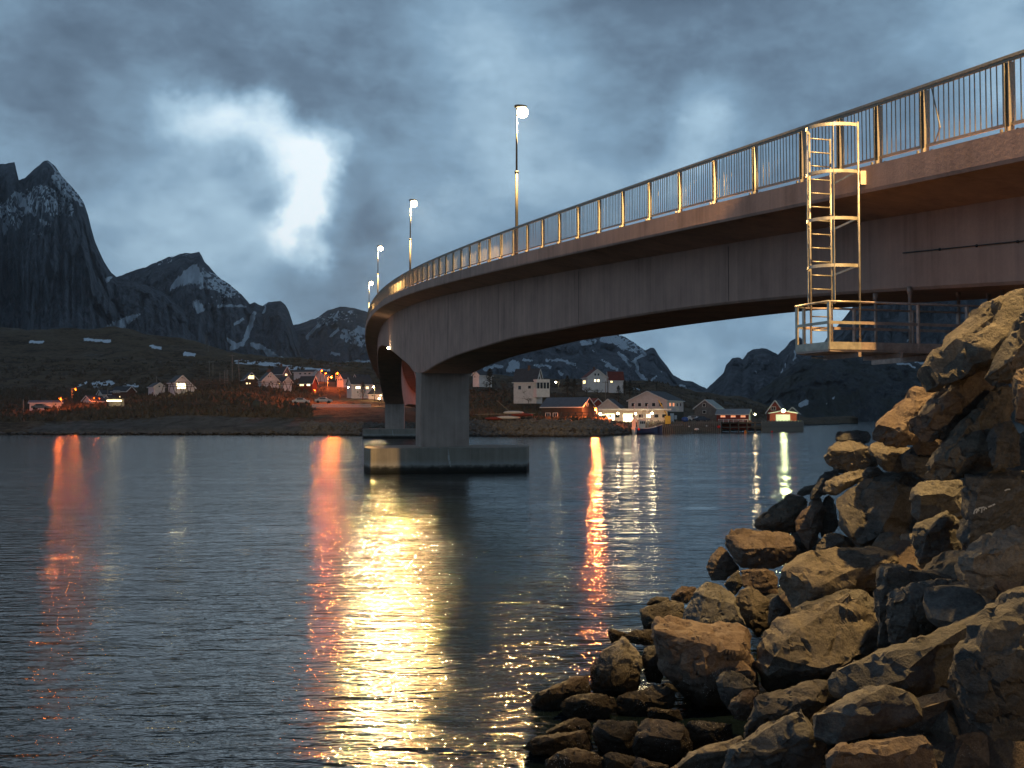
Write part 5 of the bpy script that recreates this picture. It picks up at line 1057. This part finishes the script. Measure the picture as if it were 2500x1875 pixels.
VL(1465, 1010, 1030, 245, 6500, (1, .62, .28), 'warm', 'floodlight under the canopy, nearest the black barn', False, .25, 'floodlight', 'floodlight')
VL(1508.6, 1009.5, 1030, 245, 6500, (1, .72, .38), 'warm', 'second floodlight under the canopy, left of the boats', False, .25, 'floodlight', 'floodlight')
VL(1551.5, 1010, 1030, 246, 6500, (1, .78, .42), 'warm', 'third floodlight under the canopy, above the small white-red boat', False, .25, 'floodlight', 'floodlight')
VL(1592, 1009, 1030, 247, 6500, (1, .82, .45), 'warm', 'fourth floodlight under the canopy, above the blue boat', False, .25, 'floodlight', 'floodlight')
VL(1843.5, 1012, 1028, 262, 250, (1, .62, .26), 'warm', 'orange wall lamp on the gable end of the low red boathouse', False, .2)
VL(1912.5, 1003, 1020, 276.2, 3000, (.86, 1.0, .42), 'cold', 'dazzling greenish floodlight over the glowing white boathouse door', False, .42, 'floodlight', 'floodlight')
VL(768, 953, 962, 270, 2500, OR, 'orange', 'dim orange lamp in the garden by the bare tree', dx=.2, r=.12)
# made-up shelter, its glowing strip stands in for a car's headlight smear
rt = empty('made_up_shelter', W(279, 984, 258)); tag(rt, 'made-up roadside shelter with a bright yellow strip standing in for car headlights', 'shelter'); MB().box((0, .8, 1.2), (4.2, 1.6, .12)).build('roof', M['r_dark'], rt); MB().box((0, 1.5, .2), (4.0, .1, 2.0)).build('wall', M['w_grey'], rt); MB().box((0, 0, .62), (3.8, .22, .30)).build('headlight_strip', M['headtrail'] if 'headtrail' in M else M['warm'], rt)
for x in (-1.9, 1.9): MB().box((x, .05, .2), (.1, .1, 2.0)).build('post', M['pole'], rt)
point('headlight_glow', (0, -.5, .6), 80, YW, .3, rt)  # lamp added in front of the made-up headlight strip
# --- utility poles
def upole(px, yt, yb_, D, label, arm=True, lean=0):
    a = W(px, yb_, D); b_ = W(px+lean, yt, D); rt = empty('utility_pole', a); tag(rt, label, 'utility pole', 'wooden utility poles')
    MB().tube([(0, 0, -2), (b_.x-a.x, 0, b_.z-a.z)], .16, 6, .11).build('pole', M['timber'], rt, True)
    if arm: MB().box((b_.x-a.x, 0, b_.z-a.z-.4), (1.8, .14, .16)).build('crossarm', M['timber'], rt)
for args in [(567, 865, 933, 330, 'tallest utility pole left of the dark yellow-windowed house'), (585, 876, 929, 332, 'leaning utility pole right of the tallest one', True, -3), (511, 881, 916, 380, 'left of a pair of utility poles on the slope'), (520, 881, 915, 382, 'right of a pair of utility poles on the slope'),
    (501, 815, 863, 540, 'far thin pole on the skyline, left one', False), (509, 838, 867, 530, 'far thin pole on the skyline, right one', False), (505, 810, 850, 560, 'far thin pole on the skyline, middle one', False), (548, 903, 932, 320, 'short pole above the drying racks, left', False), (552, 904, 932, 322, 'short pole above the drying racks, right', False), (556, 903, 938, 315, 'lower short pole above the drying racks', False),
    (537, 909, 926, 330, 'single short pole left of the drying rack poles', False), (382, 919, 936, 300, 'pole left of the glowing porch house', False), (57, 975, 1005, 255, 'pole left of the long low boathouse', False), (263, 948, 973, 290, 'pole left of the big dark red house', False), (839, 895, 915, 400, 'thin pole on the slope above the orange lamps', False), (1478, 930, 965, 300, 'utility pole below the hilltop red-roofed house')]: upole(*args)
# --- drying racks for fish
def rack(label, x0, x1, yt, yb_, D, n=5, rails=3):
    a = W(x0, yb_, D); b_ = W(x1, yb_, D+3); rt = empty('drying_rack', a); tag(rt, label, 'drying rack', 'wooden fish drying racks'); d = b_-a; h = (yb_-yt)*D/FPX
    fr0 = None
    for k in range(n):
        if fr0 is None:
            fr0 = MB().bar((-.9, 0, -1), (0, 0, h), .14).bar((.9, 0, -1), (0, 0, h), .14).bar((-.55, .0, h*.45), (.55, 0, h*.45), .12).build('a_frame', M['timber_dark'], rt); o = fr0
        else: o = copy_part(fr0, rt)
        o.location = d*(k/(n-1)); o.rotation_euler = (0, 0, .5)
    for k in range(rails):
        z = h*(.98-.28*k); MB().bar(Vector((0, -.2*k, z)), d+Vector((0, -.2*k, z)), .12).build('rail', M['timber_dark'], rt)
rack('drying rack in front of the glowing porch house', 402, 470, 932, 953, 268, 5); rack('drying rack on the slope left of the dark yellow-windowed house', 475, 560, 925, 945, 285, 6)
rack('drying rack in front of the white gable house', 610, 712, 930, 944, 285, 7); rack('long low fence-like rack above the bare shore slabs', 540, 668, 990, 1006, 240, 7, 2); rack('rack on the lower meadow left of the water tank', 430, 520, 981, 995, 250, 5, 2)
rack('drying rack standing on the stone shore in front of the black barn', 1371, 1455, 1006, 1032, 222, 6); rack('pale wooden rack beside the pier on the stone shore', 1140, 1200, 998, 1016, 225, 5)
rt = empty('water_tank', W(627, 993, 243)); tag(rt, 'small round dark green tank above the shore slabs', 'tank'); MB().tube([(0, 0, -.8), (0, 0, 1.35)], .95, 16).build('body', M['w_green'], rt, True); MB().tube([(0, 0, 1.35), (0, 0, 1.6)], 1.02, 16, .35).build('lid', M['r_dark'], rt, True)
rt = empty('boat_pile', W(1240, 1024, 216)); tag(rt, 'stack of upturned orange-lit boats and planks on the stone shore', 'boat')
for k, (x, z, l_, m_) in enumerate([(0, .4, 5.5, 'w_pink'), (3.0, 1.0, 5.0, 'w_red'), (1.2, 1.5, 4.6, 'w_pink'), (-3.0, .2, 4.2, 'w_red')]):
    MB().ball((x, 0, z), 1.0, 12, 6, (l_/2, .8, .38)).build('upturned_hull', M[m_], rt, True)
MB().bar((-7, 0, 1.1), (6, .5, 1.3), .12).bar((-2.5, -.3, 4.2), (.5, 0, 1.6), .10).build('plank', M['timber'], rt)
# --- white picket fence and hut rail
rt = empty('picket_fence', W(762, 994, 244)); tag(rt, 'long white picket fence along the shore road left of the pier', 'fence'); e_ = W(905, 994, 240)-rt.location
mb = MB(); [mb.bar(Vector((0, 0, z)), e_+Vector((0, 0, z)), .06, .09) for z in (.2, .6)]; mb.build('rail', M['trim'], rt); p0 = MB().box((0, 0, .35), (.09, .04, .85)).build('picket', M['trim'], rt)
for k in range(72): o = p0 if k == 0 else copy_part(p0, rt); o.location = e_*(k/71)
# --- trees
def bare_tree_mesh(seed, h=7, spread=.55):
    r = random.Random(seed); tr = MB(); tw = MB()
    def br(p, d, L, rad, lvl):
        q = p+d*L; (tr if lvl < 2 else tw).tube([p, p+d*L*.5+Vector((r.gauss(0, .04), r.gauss(0, .04), 0))*L, q], rad, 5 if lvl < 2 else 3, rad*.6, cap=False)
        if lvl >= 4: return
        for k in range(r.choice((3, 4)) if lvl else 6):
            t = r.uniform(.35, 1.0); nd = (d+Vector((r.gauss(0, spread), r.gauss(0, spread), r.uniform(0, .35)))).normalized(); br(p+d*L*t, nd, L*r.uniform(.5, .75), rad*.55, lvl+1)
    br(Vector((0, 0, -.5)), Vector((0, 0, 1)), h*.42, .16, 0); return tr, tw
def tree(px, yb_, D, hpx, seed, label, kind='bare', wide=1.0):
    p = W(px, yb_, D); h = hpx*D/FPX; rt = empty('bare_tree' if kind == 'bare' else 'spruce_tree' if kind == 'spruce' else 'bush', p); tag(rt, label, 'tree' if kind != 'bush' else 'bush', {'bare': 'leafless trees of the village', 'spruce': 'dark spruces of the village', 'bush': 'leafless bushes'}[kind])
    if kind in ('bare', 'bush'):
        tr, tw = bare_tree_mesh(seed, 7, .62 if kind == 'bare' else .8); k = h/7.2
        for mb in (tr, tw): mb.v = [Vector((v.x*k*wide, v.y*k*wide, v.z*k)) for v in mb.v]
        tr.build('trunk', M['bark'], rt); tw.build('branches', M['twig'], rt)
    else:
        r = random.Random(seed); MB().tube([(0, 0, -1), (0, 0, h)], .16, 6, .03).build('trunk', M['bark'], rt); mb = MB()
        n = 620
        for i in range(n):
            t = r.random()**.8; z = h*(.06+.94*t); R_ = h*.30*wide*(1-t)**.8*(1+.25*math.sin(z*5+seed)) ; a = r.uniform(0, 6.283); rr = R_*r.uniform(.35, 1.0); c = Vector((math.cos(a)*rr, math.sin(a)*rr, z-rr*.25)); d = Vector((math.cos(a), math.sin(a), -.35)).normalized(); s = h*.05*r.uniform(.7, 1.5); u = Vector((-math.sin(a), math.cos(a), 0))
            mb.add([c-u*s*.5, c+u*s*.5, c+d*s*1.5], [(0, 1, 2)])
        mb.build('crown', M['spruce'], rt)
tree(784, 979, 262, 52, 1, 'wide orange-lit bare tree left of the brightest street lamp', wide=1.35); tree(829, 972, 275, 42, 2, 'glowing bare tree right of the brightest street lamp', wide=1.15); tree(760, 977, 264, 30, 3, 'low bare thicket left of the wide orange-lit tree', 'bush', 1.5)
tree(886, 968, 262, 36, 4, 'spruce in front of the white house left of the bridge', 'spruce', 1.3); tree(1196, 961, 245, 62, 5, 'broad dark spruce right behind the pier', 'spruce', 1.5); tree(1228, 958, 262, 44, 6, 'bare tree between the broad spruce and the porch house', wide=1.2)
tree(1385, 958, 275, 42, 7, 'dark bushy spruce right of the hill street lamp', 'spruce', 1.6); tree(1402, 962, 270, 38, 8, 'lower spruce beside the bushy one right of the hill lamp', 'spruce', 1.6); tree(1432, 962, 272, 30, 9, 'bare thicket below the hilltop red-roofed house', 'bush', 1.8); tree(1459, 966, 270, 26, 12, 'second bare thicket below the hilltop house, nearer the utility pole', 'bush', 1.8)
tree(1525, 958, 300, 30, 10, 'pointed spruce right of the hilltop red-roofed house', 'spruce', 1.3); tree(1538, 962, 300, 34, 11, 'second pointed spruce above the cream warehouse', 'spruce', 1.3); tree(1603, 950, 340, 16, 14, 'small lone spruce on the skyline above the cream warehouse', 'spruce', 1.2); tree(1510, 975, 290, 34, 15, 'dark spruce behind the pink-lit shed', 'spruce', 1.8)
tree(926, 990, 262, 26, 16, 'thin bare tree by the yellow garden lamp near the pier', wide=.9); tree(1280, 962, 248, 14, 17, 'low bare bush under the windows of the porch house', 'bush', 1.3); tree(860, 993, 246, 16, 18, 'bare hedge bush behind the picket fence, left', 'bush', 2.2); tree(885, 993, 245, 16, 19, 'bare hedge bush behind the picket fence, right', 'bush', 2.2)
tree(1850, 1029, 285, 24, 20, 'bare bush between the two red boathouses', 'bush', 1.6); tree(320, 972, 262, 20, 21, 'bare bush right of the big dark red house', 'bush', 1.6); tree(160, 985, 262, 20, 22, 'red-lit bare bush beside the leftmost lamp', 'bush', 1.6); tree(20, 1000, 262, 20, 23, 'red-lit bare bush at the left edge of the village', 'bush', 2.0); tree(700, 968, 262, 16, 24, 'tawny bare bush on the slope below the village centre', 'bush', 2.2)
tree(648, 972, 258, 18, 25, 'tawny bare bush above the round tank', 'bush', 2.4); tree(1290, 985, 236, 22, 26, 'reddish thicket left of the black barn', 'bush', 2.2); tree(1220, 990, 236, 18, 27, 'tawny thicket above the upturned boats', 'bush', 2.4)
# --- heather clumps over the near slopes (uncountable)
def scatter(name, n, px0, px1, Y0, Y1, hmin, hmax, mat, seed):
    r = random.Random(seed); mb_v = []; mb_f = []
    for i in range(n):
        px = r.uniform(px0, px1); Y = r.uniform(Y0, Y1); z = ground_z(px, Y)
        if z < 2.2: continue
        x = (px-CX)/FPX*Y; h = r.uniform(hmin, hmax)
        for k in range(5):
            a = r.uniform(0, 6.28); s = h*r.uniform(.5, 1.1); c = Vector((x+r.gauss(0, h*.5), Y+r.gauss(0, h*.5), z-.1)); n0 = len(mb_v)
            mb_v += [c+Vector((math.cos(a)*s*.6, math.sin(a)*s*.6, 0)), c-Vector((math.cos(a)*s*.6, math.sin(a)*s*.6, 0)), c+Vector((r.gauss(0, .3)*s, r.gauss(0, .3)*s, s))]; mb_f.append((n0, n0+1, n0+2))
    tag(mesh_obj(name, mb_v, mb_f, M[mat]), kind='stuff')
scatter('heather', 5200, -20, 760, 236, 345, .5, 1.5, 'twig', 3); scatter('heather', 2600, 1140, 1470, 222, 320, .5, 1.4, 'twig', 4); scatter('dry_grass', 2200, -20, 1960, 345, 470, .5, 1.4, 'twig', 5)
# --- stone-armoured shores
def riprap(name, px0, px1, n, d0, d1, size, seed, mat):
    r = random.Random(seed); pr = []
    for k in range(6):
        bm = bmesh.new()
        for i in range(11): v = Vector((r.gauss(0, 1), r.gauss(0, 1), r.gauss(0, 1))).normalized(); bm.verts.new((v.x*.6, v.y*.5, v.z*.42))
        h = bmesh.ops.convex_hull(bm, input=bm.verts); bmesh.ops.delete(bm, geom=[e for e in h['geom_interior'] if isinstance(e, bmesh.types.BMVert)], context='VERTS')
        bm.verts.index_update(); pr.append(([v.co.copy() for v in bm.verts], [[v.index for v in f.verts] for f in bm.faces])); bm.free()
    mb = MB()
    for i in range(n):
        px = r.uniform(px0, px1); Yw = float(np.interp(px, tpx, rowsY[0])); Y = Yw+r.uniform(d0, d1); z = max(ground_z(px, Y), -.3+(Y-Yw)*.33); s = size*r.uniform(.6, 1.5)
        R = Matrix.Rotation(r.uniform(0, 6.28), 3, 'Z')@Matrix.Rotation(r.gauss(0, .5), 3, 'X'); c = Vector(((px-CX)/FPX*Y, Y, z)); v, f = pr[i % 6]; mb.add([c+(R@q)*s for q in v], f)
    tag(mb.build(name, mat, None), kind='stuff')
riprap('shore_stones', 735, 1010, 900, 0, 9, 1.0, 1, M['rock']); riprap('shore_stones', 1030, 1500, 2100, 0, 11, 1.0, 2, M['rock']); riprap('shore_stones', 1480, 1570, 260, -2, 8, .9, 3, M['rock2']); riprap('shore_stones', -100, 735, 500, -1, 3, .8, 4, M['rock2'])
# --- boats
def fishing_boat(x0, x1, yw, D, label, hull, L, house=True, heading=0.0):
    a = W((x0+x1)/2, yw, D); rt = empty('fishing_boat', (a.x, a.y, 0), heading); tag(rt, label, 'boat', 'fishing boats at the quay'); n = 12; prof = []
    vs = []; fs = []
    for i in range(n+1):
        t = i/n; x = (t-.5)*L; bw = L*.16*(math.sin(math.pi*min(1, t*1.15+.12))**.6 if t < .98 else .02); sh = 1.35+.9*(t-.35)**2*4*(.6 if t > .35 else .35)
        if t > .93: bw *= .25
        vs += [(x, -bw, sh), (x, -bw*.85, .35), (x, 0, -.6), (x, bw*.85, .35), (x, bw, sh)]
    for i in range(n):
        for k in range(4): fs.append((i*5+k, i*5+5+k, i*5+6+k, i*5+1+k))
    fs.append((0, 1, 2, 3, 4)); mesh_obj('hull', vs, fs, M[hull], rt)
    mesh_obj('deck', [(vs[i*5][0], vs[i*5][1], vs[i*5][2]-.35) for i in range(n+1)]+[(vs[i*5+4][0], vs[i*5+4][1], vs[i*5][2]-.35) for i in range(n+1)], [(i, i+1, n+2+i, n+1+i) for i in range(n)], M['timber'], rt)
    mb = MB()
    for s_ in (0, 4):
        for i in range(n): mb.bar(Vector(vs[i*5+s_])+Vector((0, 0, .02)), Vector(vs[i*5+5+s_])+Vector((0, 0, .02)), .12, .16)
    mb.build('gunwale', M['trim'], rt)
    wh = MB().box((-L*.22, 0, 2.3), (L*.20, L*.2, 2.2)).box((-L*.22, 0, 3.48), (L*.24, L*.24, .14)).build('wheelhouse', M['trim'], rt)
    for k in (-1, 0, 1): MB().box((-L*.22+k*L*.06, -L*.103, 2.75), (L*.045, .04, .6)).build('window', M['glass'], wh)
    MB().tube([(0, 0, .9), (0, 0, 7.2)], .09, 6).tube([(0, 0, 2.4), (L*.3, 0, 5.2)], .06, 6).tube([(-L*.22, 0, 3.5), (-L*.22, 0, 6.2)], .05, 6).bar((-.8, 0, 6.2), (.8, 0, 6.2), .06).build('mast', M['trim'], rt, True)
    MB().tube([(0, 0, 7.1), (L*.46, 0, 2.3)], .02, 4).tube([(0, 0, 7.1), (-L*.45, 0, 2.0)], .02, 4).build('rigging', M['pole'], rt)
    return rt
fishing_boat(1555, 1608, 1057, 238, 'dark blue fishing boat with white wheelhouse moored at the quay', 'hull_blue', 7.4, heading=.25)
fishing_boat(1543, 1555, 1058, 236, 'small white boat with red bottom, stern on, left of the blue boat', 'trim', 4.2, heading=1.35)
rt = empty('harbour_crane', W(1630, 1031, 250)); tag(rt, 'yellow jib crane on the quay beside the blue boat', 'crane'); MB().box((0, 0, .6), (1.3, 1.3, 2.0)).build('base', M['yellow'], rt); MB().bar((0, 0, 1.5), (-2.3, 0, 5.6), .25).build('jib', M['yellow'], rt); MB().bar((-2.3, 0, 5.6), (-2.3, 0, 3.9), .04).build('cable', M['pole'], rt)
rt = tag(MB().ball(W(1672, 1024, 252), 1.0, 12, 8, (.9, .7, .65)).build('tarp_bundle', M['tarp'], None, True), 'blue tarpaulin-covered heap on the quay by the warehouse', 'tarpaulin')
for px, py, D, r_, mt, lb in [(1755, 1042, 256, .42, 'red', 'large red ball fender hanging at the end of the pale quay'), (1885, 1054, 250, .26, 'red', 'small red buoy floating before the floodlit quay'), (1682.5, 1041, 251, .22, 'trim', 'white fender on the pale quay, left of middle'), (1725, 1040, 254, .22, 'trim', 'white fender on the pale quay, right of middle'), (1701, 1048, 248, .36, 'trim', 'long white float lying at the foot of the pale quay'), (1560, 1048, 234, .3, 'red', 'red fender on the bow of the blue boat')]:
    p = W(px, py, D); p.z = max(p.z, .05); o = MB().ball((0, 0, 0), r_, 12, 8, (1.7, .8, .8) if 'long' in lb else (1, 1, 1)).build('buoy', M[mt], None, True); o.location = p; tag(o, lb, 'buoy', 'buoys and fenders in the harbour')
p = W(1820, 1053, 245); rt = empty('buoy', (p.x, p.y, 0)); tag(rt, 'orange barrel buoy floating off the red stilted boathouse', 'buoy', 'buoys and fenders in the harbour'); MB().tube([(0, 0, -.3), (0, 0, .5)], .34, 12).build('float', M['orange'], rt, True); MB().tube([(0, 0, .5), (0, 0, .85)], .2, 10).build('cap', M['orange'], rt, True)
def car(px, yb_, D, label, mat, rz=0):
    rt = empty('parked_car', W(px, yb_, D), rz); tag(rt, label, 'car', 'cars parked in the village'); L = 4.3
    pr = [(-2.1, .35), (-2.1, .95), (-1.5, 1.0), (-1.0, 1.45), (.6, 1.45), (1.2, 1.0), (2.1, .85), (2.15, .35)]; n = len(pr); vs = [(x, y*.85, z) for y in (-1, 1) for x, z in pr]
    MB().add(vs, [tuple(range(n)), tuple(range(n, 2*n))[::-1]]+[(i, i+n, (i+1) % n+n, (i+1) % n) for i in range(n)]).build('body', M[mat], rt, bevel=.05)
    MB().box((-.2, -.86, 1.2), (1.5, .03, .34)).build('window', M['glass'], rt)
    w0 = None
    for x in (-1.35, 1.35):
        for y in (-.8, .8): MB().tube([(x, y-.1, .32), (x, y+.1, .32)], .32, 12).build('wheel', M['housing'], rt, True)
car(735, 986, 246, 'orange-lit car parked by the road left of the bare tree', 'w_pink', .1); car(790, 984, 250, 'car parked under the brightest orange street lamp', 'w_pink', .1); car(1693, 1029, 262, 'white van-like car parked on the quay by the tarpaulin', 'w_white', .2); car(1712, 1030, 258, 'dark car parked before the tall grey boathouse', 'car_dark', .2); car(100, 1000, 250, 'grey car parked beside the long low boathouse', 'w_grey', .1)
for o in list(bpy.data.objects):
    for k in ('_w', '_l'):
        if k in o: del o[k]
# ================================================================ AIR
m = bpy.data.materials.new('haze_air'); m.use_nodes = True; nt = m.node_tree; nt.nodes.clear()
o_ = nn(nt, 'ShaderNodeOutputMaterial'); v_ = nn(nt, 'ShaderNodeVolumePrincipled'); nt.links.new(v_.outputs[0], o_.inputs['Volume'])
v_.inputs['Color'].default_value = (.72, .86, 1.0, 1); v_.inputs['Density'].default_value = 4.8e-5; v_.inputs['Anisotropy'].default_value = .3
hz_ = MB().box((0, 2450, 455), (9000, 5300, 946)).build('haze', m); tag(hz_, kind='stuff')
